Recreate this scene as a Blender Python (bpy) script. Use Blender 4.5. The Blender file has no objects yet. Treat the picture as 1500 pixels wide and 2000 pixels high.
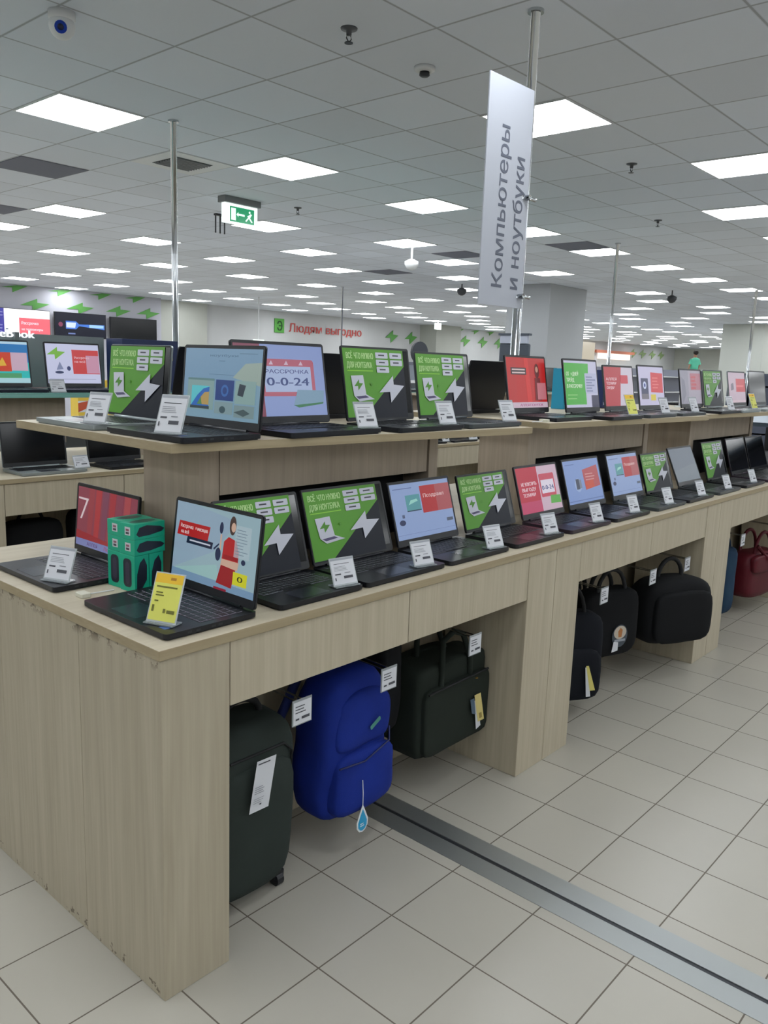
import bpy, bmesh, math, random
from mathutils import Vector, Matrix, noise
from mathutils.geometry import tessellate_polygon
random.seed(7)
S = bpy.context.scene
COL = S.collection
PI = math.pi

# ------------------------------------------------------------------ camera
F_PX, YAW, PITCH, ROLL = 1594.85, 0.7207, 0.1789, 0.0356
cw = Vector((math.cos(YAW)*math.cos(PITCH), math.sin(YAW)*math.cos(PITCH), -math.sin(PITCH)))
r0 = Vector((math.sin(YAW), -math.cos(YAW), 0)); u0_ = r0.cross(cw)
cr = r0*math.cos(ROLL) + u0_*math.sin(ROLL); cu = -r0*math.sin(ROLL) + u0_*math.cos(ROLL)
cam = bpy.data.cameras.new('camera'); co = bpy.data.objects.new('camera', cam); COL.objects.link(co)
M = Matrix((cr, cu, -cw)).transposed().to_4x4(); M.translation = Vector((-0.9861, -1.5212, 1.55))
co.matrix_world = M
cam.sensor_fit = 'VERTICAL'; cam.sensor_height = 36; cam.lens = F_PX*36/2000
cam.clip_start = 0.05; cam.clip_end = 200
S.camera = co
# ------------------------------------------------------------------ world, exposure
w = bpy.data.worlds.new('world'); S.world = w; w.use_nodes = True
w.node_tree.nodes['Background'].inputs[0].default_value = (0.8, 0.85, 0.9, 1)
w.node_tree.nodes['Background'].inputs[1].default_value = 0.25
S.view_settings.view_transform = 'Standard'; S.view_settings.look = 'None'
S.view_settings.gamma = 1; S.view_settings.use_curve_mapping = False
S.view_settings.exposure = 0.0
PANEL_LIGHT = 13.5          # emission of the ceiling panels
SCREEN = 0.74              # emission of lit screens

# ------------------------------------------------------------------ colours and materials
def lin(c):
    return tuple(((v/255)/12.92 if v/255 <= 0.04045 else ((v/255+0.055)/1.055)**2.4) for v in c)
_m = {}
def mat(rgb, rough=0.5, metal=0.0, emit=0.0, spec=0.5, alpha=None, tag=''):
    key = (tuple(rgb), rough, metal, emit, spec, alpha)
    if key in _m: return _m[key]
    m = bpy.data.materials.new('m_%d_%d_%d%s' % (rgb[0], rgb[1], rgb[2], tag)); m.use_nodes = True
    b = m.node_tree.nodes['Principled BSDF']; c = lin(rgb)
    b.inputs['Base Color'].default_value = (*c, 1); b.inputs['Roughness'].default_value = rough
    b.inputs['Metallic'].default_value = metal; b.inputs['Specular IOR Level'].default_value = spec
    if emit:
        b.inputs['Emission Color'].default_value = (*c, 1); b.inputs['Emission Strength'].default_value = emit
        b.inputs['Base Color'].default_value = (*[v*0.06 for v in c], 1)
    if alpha is not None: b.inputs['Alpha'].default_value = alpha
    _m[key] = m; return m
def em(rgb, s=None): return mat(rgb, 0.25, 0, SCREEN if s is None else s)
def nodemat(name):
    m = bpy.data.materials.new(name); m.use_nodes = True
    nt = m.node_tree; return m, nt, nt.nodes['Principled BSDF']
def N(nt, t, **kw):
    n = nt.nodes.new(t)
    for k, v in kw.items(): setattr(n, k, v)
    return n
def math_(nt, op, a, b=None, c=None):
    n = N(nt, 'ShaderNodeMath', operation=op)
    for i, v in enumerate((a, b, c)):
        if v is None: continue
        if isinstance(v, (int, float)): n.inputs[i].default_value = v
        else: nt.links.new(v, n.inputs[i])
    return n.outputs[0]
def mixc(nt, fac, a, b):
    n = N(nt, 'ShaderNodeMix', data_type='RGBA')
    for s, v in ((0, fac), (6, a), (7, b)):
        if isinstance(v, (int, float)): n.inputs[s].default_value = v
        elif isinstance(v, tuple): n.inputs[s].default_value = (*v[:3], 1)
        else: nt.links.new(v, n.inputs[s])
    return n.outputs[2]
def wood(name, base, dark, scale, wear=False):
    m, nt, b = nodemat(name)
    tc = N(nt, 'ShaderNodeTexCoord'); mp = N(nt, 'ShaderNodeMapping')
    mp.inputs['Scale'].default_value = scale
    nt.links.new(tc.outputs['Object'], mp.inputs[0])
    n1 = N(nt, 'ShaderNodeTexNoise'); n1.inputs['Scale'].default_value = 1; n1.inputs['Detail'].default_value = 3
    n1.inputs['Roughness'].default_value = 0.6
    nt.links.new(mp.outputs[0], n1.inputs['Vector'])
    mp2 = N(nt, 'ShaderNodeMapping'); mp2.inputs['Scale'].default_value = tuple(s*3.7 for s in scale)
    nt.links.new(tc.outputs['Object'], mp2.inputs[0])
    n2 = N(nt, 'ShaderNodeTexNoise'); n2.inputs['Scale'].default_value = 1; n2.inputs['Detail'].default_value = 2
    nt.links.new(mp2.outputs[0], n2.inputs['Vector'])
    f = math_(nt, 'ADD', math_(nt, 'MULTIPLY', n1.outputs[0], 0.65), math_(nt, 'MULTIPLY', n2.outputs[0], 0.35))
    mr = N(nt, 'ShaderNodeMapRange'); mr.inputs[1].default_value = 0.32; mr.inputs[2].default_value = 0.66
    nt.links.new(f, mr.inputs[0])
    c = mixc(nt, mr.outputs[0], lin(dark), lin(base))
    if wear:      # chipped edge just under the worktop on the end panel
        sx = N(nt, 'ShaderNodeSeparateXYZ'); nt.links.new(tc.outputs['Object'], sx.inputs[0])
        n3 = N(nt, 'ShaderNodeTexNoise'); n3.inputs['Scale'].default_value = 26; n3.inputs['Detail'].default_value = 4
        n3.inputs['Roughness'].default_value = 0.75
        nt.links.new(tc.outputs['Object'], n3.inputs['Vector'])
        n4 = N(nt, 'ShaderNodeTexNoise'); n4.inputs['Scale'].default_value = 5
        nt.links.new(tc.outputs['Object'], n4.inputs['Vector'])
        up = math_(nt, 'MULTIPLY', math_(nt, 'SUBTRACT', sx.outputs[2], 0.845), 34)
        up = math_(nt, 'MINIMUM', math_(nt, 'MAXIMUM', up, 0), 1)
        k = math_(nt, 'MULTIPLY', up, math_(nt, 'GREATER_THAN', math_(nt, 'ADD', math_(nt, 'MULTIPLY', n3.outputs[0], 0.6), math_(nt, 'MULTIPLY', n4.outputs[0], 0.4)), 0.515))
        xm = math_(nt, 'LESS_THAN', sx.outputs[0], 0.004)
        k = math_(nt, 'MULTIPLY', k, xm)
        c = mixc(nt, k, c, lin((88, 78, 64)))
        lo = math_(nt, 'LESS_THAN', sx.outputs[2], 0.03)
        k2 = math_(nt, 'MULTIPLY', math_(nt, 'MULTIPLY', lo, xm), math_(nt, 'GREATER_THAN', n3.outputs[0], 0.6))
        c = mixc(nt, k2, c, lin((110, 100, 84)))
    nt.links.new(c, b.inputs['Base Color']); b.inputs['Roughness'].default_value = 0.5
    b.inputs['Specular IOR Level'].default_value = 0.35
    return m
WOODV = wood('wood_vertical_grain', (186, 177, 156), (168, 157, 136), (26, 26, 1.0))
WOODW = wood('wood_worn_end', (176, 167, 147), (158, 148, 128), (26, 26, 1.0), True)
WOODX = wood('wood_long_grain', (192, 183, 163), (176, 165, 144), (1.0, 26, 26))
EDGE = wood('wood_edge', (164, 150, 122), (150, 135, 107), (1.0, 8, 40))
WOODD = wood('wood_riser', (188, 174, 156), (168, 154, 137), (24, 24, 1.0))

def floor_mat(ox):
    m, nt, b = nodemat('ceramic_floor_tile'); s = 0.2894
    g = N(nt, 'ShaderNodeNewGeometry'); sx = N(nt, 'ShaderNodeSeparateXYZ'); nt.links.new(g.outputs['Position'], sx.inputs[0])
    u = math_(nt, 'DIVIDE', math_(nt, 'SUBTRACT', sx.outputs[0], ox), s)
    v = math_(nt, 'DIVIDE', math_(nt, 'SUBTRACT', sx.outputs[1], -0.1864), s)
    def d(a):
        fr = math_(nt, 'FRACT', a); return math_(nt, 'MINIMUM', fr, math_(nt, 'SUBTRACT', 1.0, fr))
    dist = math_(nt, 'MULTIPLY', math_(nt, 'MINIMUM', d(u), d(v)), s)
    gr = math_(nt, 'LESS_THAN', dist, 0.0021)
    cv = N(nt, 'ShaderNodeCombineXYZ'); nt.links.new(math_(nt, 'FLOOR', u), cv.inputs[0]); nt.links.new(math_(nt, 'FLOOR', v), cv.inputs[1])
    wn = N(nt, 'ShaderNodeTexWhiteNoise', noise_dimensions='2D'); nt.links.new(cv.outputs[0], wn.inputs['Vector'])
    ns = N(nt, 'ShaderNodeTexNoise'); ns.inputs['Scale'].default_value = 3.0; ns.inputs['Detail'].default_value = 5
    nt.links.new(g.outputs['Position'], ns.inputs['Vector'])
    f = math_(nt, 'ADD', math_(nt, 'MULTIPLY', wn.outputs[0], 0.45), math_(nt, 'MULTIPLY', ns.outputs[0], 0.55))
    c = mixc(nt, f, lin((164, 160, 150)), lin((178, 174, 163)))
    c = mixc(nt, gr, c, lin((98, 90, 80)))
    nt.links.new(c, b.inputs['Base Color'])
    nt.links.new(math_(nt, 'ADD', math_(nt, 'MULTIPLY', gr, 0.4), 0.32), b.inputs['Roughness'])
    bp = N(nt, 'ShaderNodeBump'); bp.inputs['Strength'].default_value = 0.3; bp.inputs['Distance'].default_value = 0.002
    nt.links.new(math_(nt, 'SUBTRACT', 1.0, gr), bp.inputs['Height']); nt.links.new(bp.outputs[0], b.inputs['Normal'])
    return m
CX, CY, HC = 1.6072, 2.266, 3.084
def ceil_mat():
    m, nt, b = nodemat('mineral_ceiling_tile')
    g = N(nt, 'ShaderNodeNewGeometry'); sx = N(nt, 'ShaderNodeSeparateXYZ'); nt.links.new(g.outputs['Position'], sx.inputs[0])
    u = math_(nt, 'DIVIDE', math_(nt, 'SUBTRACT', sx.outputs[0], CX), 0.6)
    v = math_(nt, 'DIVIDE', math_(nt, 'SUBTRACT', sx.outputs[1], CY), 0.6)
    def d(a):
        fr = math_(nt, 'FRACT', a); return math_(nt, 'MULTIPLY', math_(nt, 'MINIMUM', fr, math_(nt, 'SUBTRACT', 1.0, fr)), 0.6)
    du, dv = d(u), d(v)
    bar = math_(nt, 'LESS_THAN', math_(nt, 'MINIMUM', du, dv), 0.010)
    gap = math_(nt, 'LESS_THAN', math_(nt, 'ABSOLUTE', math_(nt, 'SUBTRACT', math_(nt, 'MINIMUM', du, dv), 0.0)), 0.0055)
    cv = N(nt, 'ShaderNodeCombineXYZ'); nt.links.new(math_(nt, 'FLOOR', u), cv.inputs[0]); nt.links.new(math_(nt, 'FLOOR', v), cv.inputs[1])
    wn = N(nt, 'ShaderNodeTexWhiteNoise', noise_dimensions='2D'); nt.links.new(cv.outputs[0], wn.inputs['Vector'])
    c = mixc(nt, wn.outputs[0], lin((214, 219, 228)), lin((224, 230, 240)))
    c = mixc(nt, bar, c, lin((208, 213, 221)))
    c = mixc(nt, gap, c, lin((168, 172, 179)))
    nt.links.new(c, b.inputs['Base Color']); b.inputs['Roughness'].default_value = 0.9
    return m
CEIL = ceil_mat()
def walls_mat(name, rgb, var=6):
    m, nt, b = nodemat(name)
    ns = N(nt, 'ShaderNodeTexNoise'); ns.inputs['Scale'].default_value = 1.5; ns.inputs['Detail'].default_value = 3
    g = N(nt, 'ShaderNodeNewGeometry'); nt.links.new(g.outputs['Position'], ns.inputs['Vector'])
    c = mixc(nt, ns.outputs[0], lin(tuple(v-var for v in rgb)), lin(tuple(v+var for v in rgb)))
    nt.links.new(c, b.inputs['Base Color']); b.inputs['Roughness'].default_value = 0.8
    return m
WALL = walls_mat('painted_wall', (206, 207, 208)); WALLG = walls_mat('grey_wall', (186, 188, 180)); COLM = walls_mat('column_paint', (178, 181, 184), 3)
def cloth(name, rgb, rgb2, bump=0.25, rough=0.85):
    m, nt, b = nodemat(name)
    tc = N(nt, 'ShaderNodeTexCoord')
    ns = N(nt, 'ShaderNodeTexNoise'); ns.inputs['Scale'].default_value = 9; ns.inputs['Detail'].default_value = 4
    wv = N(nt, 'ShaderNodeTexNoise'); wv.inputs['Scale'].default_value = 420
    nt.links.new(tc.outputs['Object'], ns.inputs['Vector']); nt.links.new(tc.outputs['Object'], wv.inputs['Vector'])
    nt.links.new(mixc(nt, ns.outputs[0], lin(rgb), lin(rgb2)), b.inputs['Base Color'])
    b.inputs['Roughness'].default_value = rough; b.inputs['Specular IOR Level'].default_value = 0.25
    bp = N(nt, 'ShaderNodeBump'); bp.inputs['Strength'].default_value = bump; bp.inputs['Distance'].default_value = 0.004
    nt.links.new(math_(nt, 'ADD', ns.outputs[0], math_(nt, 'MULTIPLY', wv.outputs[0], 0.2)), bp.inputs['Height'])
    nt.links.new(bp.outputs[0], b.inputs['Normal'])
    return m
STEEL = mat((200, 203, 206), 0.18, 1.0); BRUSH = mat((168, 172, 172), 0.42, 0.85); DKMET = mat((60, 62, 66), 0.4, 0.6)
WHITE = mat((220, 222, 224), 0.5); PAPER = mat((206, 208, 214), 0.55); INK = mat((70, 72, 80), 0.6)
BLACKP = mat((22, 24, 29), 0.38); BLACKG = mat((12, 14, 18), 0.12); BLACKM = mat((30, 32, 38), 0.3, 0.35)

# ------------------------------------------------------------------ mesh builder
class MB:
    def __init__(s): s.v = []; s.f = []; s.mi = []; s.ms = []
    def m(s, mt):
        if mt not in s.ms: s.ms.append(mt)
        return s.ms.index(mt)
    def poly(s, pts, mt):
        n = len(s.v); s.v += [tuple(p) for p in pts]; s.f.append(tuple(range(n, n+len(pts)))); s.mi.append(s.m(mt)); return s
    def mesh(s, vs, fs, mt):
        n = len(s.v); s.v += [tuple(p) for p in vs]; k = s.m(mt)
        for f in fs: s.f.append(tuple(i+n for i in f)); s.mi.append(k)
        return s
    def box(s, x0, y0, z0, x1, y1, z1, mt):
        vs = [(x, y, z) for z in (z0, z1) for y in (y0, y1) for x in (x0, x1)]
        return s.mesh(vs, [(0, 2, 3, 1), (4, 5, 7, 6), (0, 1, 5, 4), (2, 6, 7, 3), (0, 4, 6, 2), (1, 3, 7, 5)], mt)
    def prism(s, pts, z0, z1, mt, top=None):
        n = len(pts); vs = [(x, y, z0) for x, y in pts]+[(x, y, z1) for x, y in (top or pts)]
        fs = [tuple(reversed(range(n))), tuple(range(n, 2*n))]+[(i, (i+1) % n, n+(i+1) % n, n+i) for i in range(n)]
        return s.mesh(vs, fs, mt)
    def tube(s, path, r, mt, n=8, closed=False):
        path = [Vector(p) for p in path]; k = len(path); vs = []; fs = []
        up = Vector((0, 0, 1))
        for i, p in enumerate(path):
            a = path[(i+1) % k] if (closed or i < k-1) else p; b = path[i-1] if (closed or i > 0) else p
            t = (a-b).normalized(); x = t.cross(up)
            if x.length < 1e-3: x = t.cross(Vector((0, 1, 0)))
            x.normalize(); y = t.cross(x)
            rr = r[i] if isinstance(r, (list, tuple)) else r
            for j in range(n):
                an = 2*PI*j/n; vs.append(p+x*math.cos(an)*rr+y*math.sin(an)*rr)
        for i in range(k if closed else k-1):
            for j in range(n):
                fs.append((i*n+j, i*n+(j+1) % n, ((i+1) % k)*n+(j+1) % n, ((i+1) % k)*n+j))
        if not closed:
            fs.append(tuple(range(n))); fs.append(tuple(reversed(range((k-1)*n, k*n))))
        return s.mesh(vs, fs, mt)
    def lathe(s, prof, mt, c=(0, 0, 0), n=24):
        vs = []; fs = []
        for r, z in prof:
            for j in range(n): a = 2*PI*j/n; vs.append((c[0]+r*math.cos(a), c[1]+r*math.sin(a), c[2]+z))
        for i in range(len(prof)-1):
            for j in range(n): fs.append((i*n+j, i*n+(j+1) % n, (i+1)*n+(j+1) % n, (i+1)*n+j))
        fs.append(tuple(range((len(prof)-1)*n, len(prof)*n))); fs.append(tuple(reversed(range(n))))
        return s.mesh(vs, fs, mt)
    def data(s, name, smooth=False):
        me = bpy.data.meshes.new(name); me.from_pydata(s.v, [], s.f)
        for q in s.ms: me.materials.append(q)
        me.polygons.foreach_set('material_index', s.mi)
        if smooth: me.polygons.foreach_set('use_smooth', [True]*len(s.f))
        me.update(); return me
    def build(s, name, parent=None, smooth=False, bev=0, loc=None):
        return put(name, s.data(name, smooth), parent, bev, loc)
def put(name, me, parent=None, bev=0, loc=None):
    o = bpy.data.objects.new(name, me); COL.objects.link(o)
    if parent is not None: o.parent = parent
    if loc is not None: o.location = loc
    if bev:
        b = o.modifiers.new('bevel', 'BEVEL'); b.width = bev; b.segments = 2; b.limit_method = 'ANGLE'; b.angle_limit = 0.7
    return o
def tag(o, label, cat, group=None, kind=None):
    o['label'] = label; o['category'] = cat
    if group: o['group'] = group
    if kind: o['kind'] = kind
    return o
def empty(name, loc=(0, 0, 0), rz=0, label=None, cat=None, group=None, kind=None):
    o = bpy.data.objects.new(name, None); COL.objects.link(o); o.location = loc; o.rotation_euler = (0, 0, rz)
    o.empty_display_size = 0.05
    if label: tag(o, label, cat, group, kind)
    return o
def struct(o): o['kind'] = 'structure'; return o
def copy_tree(o, parent=None):
    c = o.copy(); COL.objects.link(c); c.parent = parent
    for ch in list(o.children): copy_tree(ch, c)
    return c
def rrect(x0, y0, x1, y1, r, n=4):
    out = []
    for cx, cy, a0 in ((x1-r, y1-r, 0), (x0+r, y1-r, PI/2), (x0+r, y0+r, PI), (x1-r, y0+r, 1.5*PI)):
        for i in range(n+1):
            a = a0+PI/2*i/n; out.append((cx+r*math.cos(a), cy+r*math.sin(a)))
    return out
def oval(cx, cy, rx, ry, n=20): return [(cx+rx*math.cos(2*PI*i/n), cy+ry*math.sin(2*PI*i/n)) for i in range(n)]

# ------------------------------------------------------------------ flat printing and screen pictures
_t = {}
def text_mesh(txt):
    """letters as flat triangles; every closed outline is filled by itself so crossing strokes stay solid"""
    if txt in _t: return _t[txt]
    cu_ = bpy.data.curves.new('t', 'FONT'); cu_.body = txt; cu_.size = 1
    o = bpy.data.objects.new('t', cu_); COL.objects.link(o)
    dg = bpy.context.evaluated_depsgraph_get(); dg.update()
    cv = o.to_curve(dg); loops = []
    for sp in cv.splines:
        P = []; b = sp.bezier_points; n = len(b)
        if n == 0:
            P = [Vector((q.co.x, q.co.y)) for q in sp.points]
        for k in range(n):
            p0, p1 = b[k], b[(k+1) % n]; a0, a1, a2, a3 = (v.to_2d() for v in (p0.co, p0.handle_right, p1.handle_left, p1.co))
            straight = ((a1-a0).cross(a3-a0) if False else abs((a3-a0).x*(a1-a0).y-(a3-a0).y*(a1-a0).x)+abs((a3-a0).x*(a2-a0).y-(a3-a0).y*(a2-a0).x)) < 1e-5
            for m in range(1 if straight else 4):
                t = m/4; P.append(a0*(1-t)**3+a1*3*t*(1-t)**2+a2*3*t*t*(1-t)+a3*t**3)
        if len(P) > 10 and abs(P[0].x-P[-1].x) < .003 and .05 < P[0].y-P[-1].y < .12:     # soft-sign bowls start a hair inside their own stem
            near = [q.x for q in P if 0 < q.x-P[0].x < .03]
            if near: P[0] = Vector((near[0]+.0002, P[0].y)); P[-1] = Vector((near[0]+.0002, P[-1].y))
        if len(P) > 2: loops.append(P)
    o.to_curve_clear(); bpy.data.objects.remove(o); bpy.data.curves.remove(cu_)
    def area(P): return sum(P[k-1].x*P[k].y-P[k].x*P[k-1].y for k in range(len(P)))/2
    def inside(p, P):
        r = False
        for k in range(len(P)):
            a, c = P[k-1], P[k]
            if (a.y > p.y) != (c.y > p.y) and p.x < (c.x-a.x)*(p.y-a.y)/(c.y-a.y)+a.x: r = not r
        return r
    ar = [area(P) for P in loops]
    if not loops: _t[txt] = ([(0, 0)], [], 1, 1); return _t[txt]
    sg = 1 if ar[max(range(len(ar)), key=lambda k: abs(ar[k]))] > 0 else -1
    vs, fs = [], []
    for P, a in zip(loops, ar):
        if a*sg <= 0: continue
        group = [P]+[Q for Q, c in zip(loops, ar) if c*sg < 0 and abs(c) < abs(a) and inside(Q[0], P)]
        base = len(vs); vs += [(q.x, q.y) for g in group for q in g]
        for f in tessellate_polygon([[q.to_3d() for q in g] for g in group]): fs.append(tuple(base+k for k in f))
    x0 = min(v[0] for v in vs); x1 = max(v[0] for v in vs); y1 = max(v[1] for v in vs)
    _t[txt] = ([(v[0]-x0, v[1]) for v in vs], fs, x1-x0, y1); return _t[txt]
class Art:
    """flat printing: origin o, unit vectors u (right), v (up), n (out); size W x H, coordinates 0..1"""
    def __init__(s, mb, o, u, v, n, W, H, eps=0.0002):
        s.mb, s.o, s.u, s.v, s.n, s.W, s.H, s.e, s.k = mb, Vector(o), Vector(u), Vector(v), Vector(n), W, H, eps, 1
    def pt(s, x, y): return s.o+s.u*(x*s.W)+s.v*(y*s.H)+s.n*(s.e*s.k)
    def p(s, pts, mt): s.mb.poly([s.pt(x, y) for x, y in pts], mt); s.k += 1; return s
    def r(s, x0, y0, x1, y1, mt): return s.p([(x0, y0), (x1, y0), (x1, y1), (x0, y1)], mt)
    def rr(s, x0, y0, x1, y1, rad, mt):
        a = s.W/s.H; return s.p([(x/a, y) for x, y in rrect(x0*a, y0, x1*a, y1, rad)], mt)
    def o_(s, cx, cy, ry, mt, rx=None):
        return s.p(oval(cx, cy, rx if rx else ry*s.H/s.W, ry), mt)
    def bolt(s, x0, y0, x1, y1, mt):
        return s.p([(x0+(x1-x0)*a, y0+(y1-y0)*b) for a, b in ((0, .38), (.41, .40), (.42, 0), (1, .62), (.58, .67), (.58, 1))], mt)
    def t(s, txt, x, y, h, mt, maxw=None, bold=0):
        vs, fs, tw, th = text_mesh(txt)
        k = h*s.H/0.73; kx = k
        if maxw: kx = maxw*s.W/tw
        for dx in ([0] if not bold else [0, bold]):
            s.mb.mesh([s.o+s.u*(x*s.W+a*kx+dx*k)+s.v*(y*s.H+b*k)+s.n*(s.e*s.k) for a, b in vs], fs, mt); s.k += 1
        return s
    def lines(s, x0, y0, x1, y1, n, mt, seed=1, th=0.45):
        rnd = random.Random(seed); st = (y1-y0)/n
        for i in range(n):
            y = y1-(i+1)*st; s.r(x0, y, x0+(x1-x0)*rnd.uniform(0.55, 1), y+st*th, mt); s.k -= 1
        s.k += 1; return s
GREEN = mat((82, 150, 32), 0.35); DGREEN = mat((70, 135, 22), 0.3); SHEET = mat((22, 27, 39), 0.35, 0, 0, .3); PWHITE = mat((198, 200, 212), 0.35)
PALE = mat((186, 222, 150), 0.4); LIME = mat((140, 205, 60), 0.35)
def art_promo(a):
    a.r(0, 0, 1, 1, SHEET)
    a.p([(0, 0.02), (0.26, 0.02), (1, .76), (1, 1), (0, 1)], GREEN)
    a.t('ВСЁ, ЧТО НУЖНО', .05, .855, .085, PALE, .43, .05); a.t('ДЛЯ НОУТБУКА', .05, .725, .085, PALE, .40, .05)
    a.r(.05, .675, .46, .69, LIME)
    for x0, y0 in ((.52, .87), (.76, .87), (.52, .765), (.76, .765), (.52, .66)):
        a.rr(x0, y0, x0+.21, y0+.085, .015, PWHITE); a.r(x0+.05, y0+.035, x0+.15, y0+.055, INK)
    a.p([(.09, .61), (.285, .62), (.31, .345), (.115, .325)], PWHITE)
    a.p([(.115, .325), (.31, .345), (.44, .275), (.19, .245)], PWHITE)
    a.p([(.14, .315), (.30, .33), (.35, .30), (.185, .28)], mat((80, 74, 110), 0.5))
    a.bolt(.13, .40, .27, .56, DGREEN)
    a.o_(.41, .49, .022, DGREEN); a.o_(.41, .49, .013, GREEN)
    a.bolt(.53, .22, .965, .62, PWHITE)
def art_girl(a):
    a.r(0, 0, 1, 1, em((150, 178, 188)))
    a.p([(0, .1), (.5, .45), (.75, .9), (.2, 1), (0, 1)], em((146, 170, 190))); a.p([(0, .1), (.55, .3), (.6, .1)], em((152, 190, 190)))
    a.p([(0, 0), (1, 0), (1, .09), (0, .11)], em((118, 150, 180)))
    R, RD = em((176, 32, 36)), em((150, 22, 30))
    a.p([(.03, .56), (.42, .56), (.44, .75), (.05, .75)], R); a.t('Рассрочка 10 месяцев', .07, .665, .05, em((235, 215, 215)), .34, .05)
    a.t('на всё', .08, .59, .05, em((235, 215, 215)), .10, .05)
    a.p([(.16, .475), (.48, .475), (.49, .565), (.17, .565)], em((26, 34, 60))); a.r(.20, .51, .46, .53, em((200, 205, 220)))
    D = em((34, 44, 76)); SK = em((205, 170, 150)); HR = em((72, 56, 52))
    a.p(oval(.575, .78, .022, .075), D); a.r(.572, .50, .588, .70, SK); a.p(oval(.56, .44, .032, .085), D); a.p([(.50, .50), (.56, .58), (.565, .56), (.51, .48)], D)
    a.p(oval(.705, .84, .038, .12), HR); a.p(oval(.715, .82, .026, .06), SK)
    a.p([(.61, .38), (.62, .62), (.67, .69), (.76, .66), (.80, .52), (.80, .38)], R); a.p([(.60, .30), (.80, .30), (.81, .40), (.61, .40)], SK)
    a.p([(.62, .41), (.80, .41), (.80, .46), (.63, .46)], RD)
    a.p([(.57, .08), (.75, .06), (.78, .30), (.61, .32)], RD); a.p(oval(.86, .42, .024, .035), D)
    a.r(.745, .46, .92, .86, mat((180, 196, 204), .3, 0, SCREEN, .5, .55)); a.lines(.76, .50, .91, .84, 9, em((120, 140, 155)), 3, .25)
    a.r(.76, .12, .92, .28, em((205, 205, 40))); a.t('0₽', .81, .17, .07, em((60, 60, 20)), .06, .06)
    a.r(.55, 0, .70, .03, em((140, 24, 50)))
def art_seven(a):
    a.r(0, 0, 1, 1, em((136, 62, 78)))
    for i, c in enumerate(((150, 60, 70), (170, 56, 62), (122, 66, 88), (160, 50, 60), (132, 60, 80), (166, 70, 76))):
        a.p([(.18+.12*i, .14), (.26+.12*i, .14), (.30+.12*i, 1), (.2+.12*i, 1)], em(c))
    a.p([(0, .12), (1, .12), (1, .30), (.55, .18), (0, .26)], em((150, 40, 50)))
    a.r(0, 0, 1, .12, em((120, 128, 180))); a.t('АЛЛЕЯ', .2, .03, .06, em((90, 50, 110)), .18, .05); a.t('Покуп', .5, .03, .06, em((170, 60, 90)), .18, .05)
    W = em((220, 200, 205)); a.p([(.02, .82), (.20, .82), (.19, .78), (.02, .79)], W); a.p([(.20, .82), (.17, .82), (.06, .46), (.09, .46)], W)
    a.r(.76, .22, .95, .60, em((168, 128, 160))); a.lines(.78, .26, .94, .56, 5, em((150, 108, 146)), 5, .3)
def art_site(a):
    a.r(0, 0, 1, 1, em((124, 158, 178)))
    a.p([(0, .3), (.6, .5), (1, .8), (1, 1), (0, 1)], em((116, 150, 178))); a.p([(.65, .6), (1, .5), (1, .82), (.8, .8)], em((150, 168, 160)))
    a.t('ноутбуки', .34, .885, .035, em((80, 110, 135)), .36, .06); a.r(.46, .82, .54, .83, em((92, 125, 150))); a.r(.72, .93, .94, .94, em((96, 128, 150)))
    a.r(.34, .63, .66, .637, em((92, 125, 150)))
    T = em((128, 158, 158)); a.r(.06, .12, .42, .56, T); a.r(.06, .54, .42, .57, em((92, 128, 130)))
    a.r(.12, .17, .36, .46, em((90, 190, 200))); a.p([(.12, .17), (.36, .17), (.36, .45), (.28, .42), (.2, .32)], em((40, 100, 180)))
    a.p([(.21, .19), (.36, .19), (.36, .38), (.30, .37), (.25, .30)], em((176, 150, 90))); a.p([(.2, .19), (.27, .19), (.25, .30)], em((80, 130, 80)))
    a.r(.11, .13, .37, .17, em((50, 66, 72)))
    a.r(.445, .27, .68, .56, em((34, 62, 124))); a.o_(.565, .41, .085, em((58, 104, 170))); a.o_(.565, .41, .05, em((34, 62, 124)))
    a.r(.70, .24, .95, .56, em((134, 164, 162))); a.p([(.73, .36), (.80, .34), (.83, .50), (.75, .52)], em((46, 58, 70)))
    a.r(.445, .08, .68, .25, em((126, 152, 158))); a.p(oval(.55, .14, .04, .05), em((60, 84, 92)))
    a.r(.70, .05, .95, .22, em((120, 144, 148))); a.p([(.70, .12), (.82, .17), (.90, .12), (.82, .07)], em((70, 88, 92)))
def art_instal(a):
    L = em((138, 156, 206)); a.r(0, 0, 1, 1, em((126, 70, 86))); a.r(.28, 0, 1, 1, L); a.r(0, 0, .28, 1, em((128, 66, 86)))
    a.r(.0, .05, .12, .35, em((112, 88, 150)))
    R = em((178, 96, 116)); a.rr(.25, .28, .88, .80, .05, R); a.r(.30, .34, .84, .70, em((168, 184, 220)))
    for x in (.38, .55, .72): a.p([(x-.02, .72), (x+.03, .72), (x+.01, .78)], em((206, 180, 200)))
    a.t('РАССРОЧКА', .31, .60, .055, em((84, 92, 140)), .5, .05); a.t('0-0-24', .32, .43, .115, em((60, 76, 128)), .48, .07)
    a.p([(.60, .15), (.66, .37), (.98, .36), (.96, .19)], em((126, 158, 182))); a.p([(.60, .15), (.96, .19), (.95, .165), (.66, .115)], em((60, 120, 84)))
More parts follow.
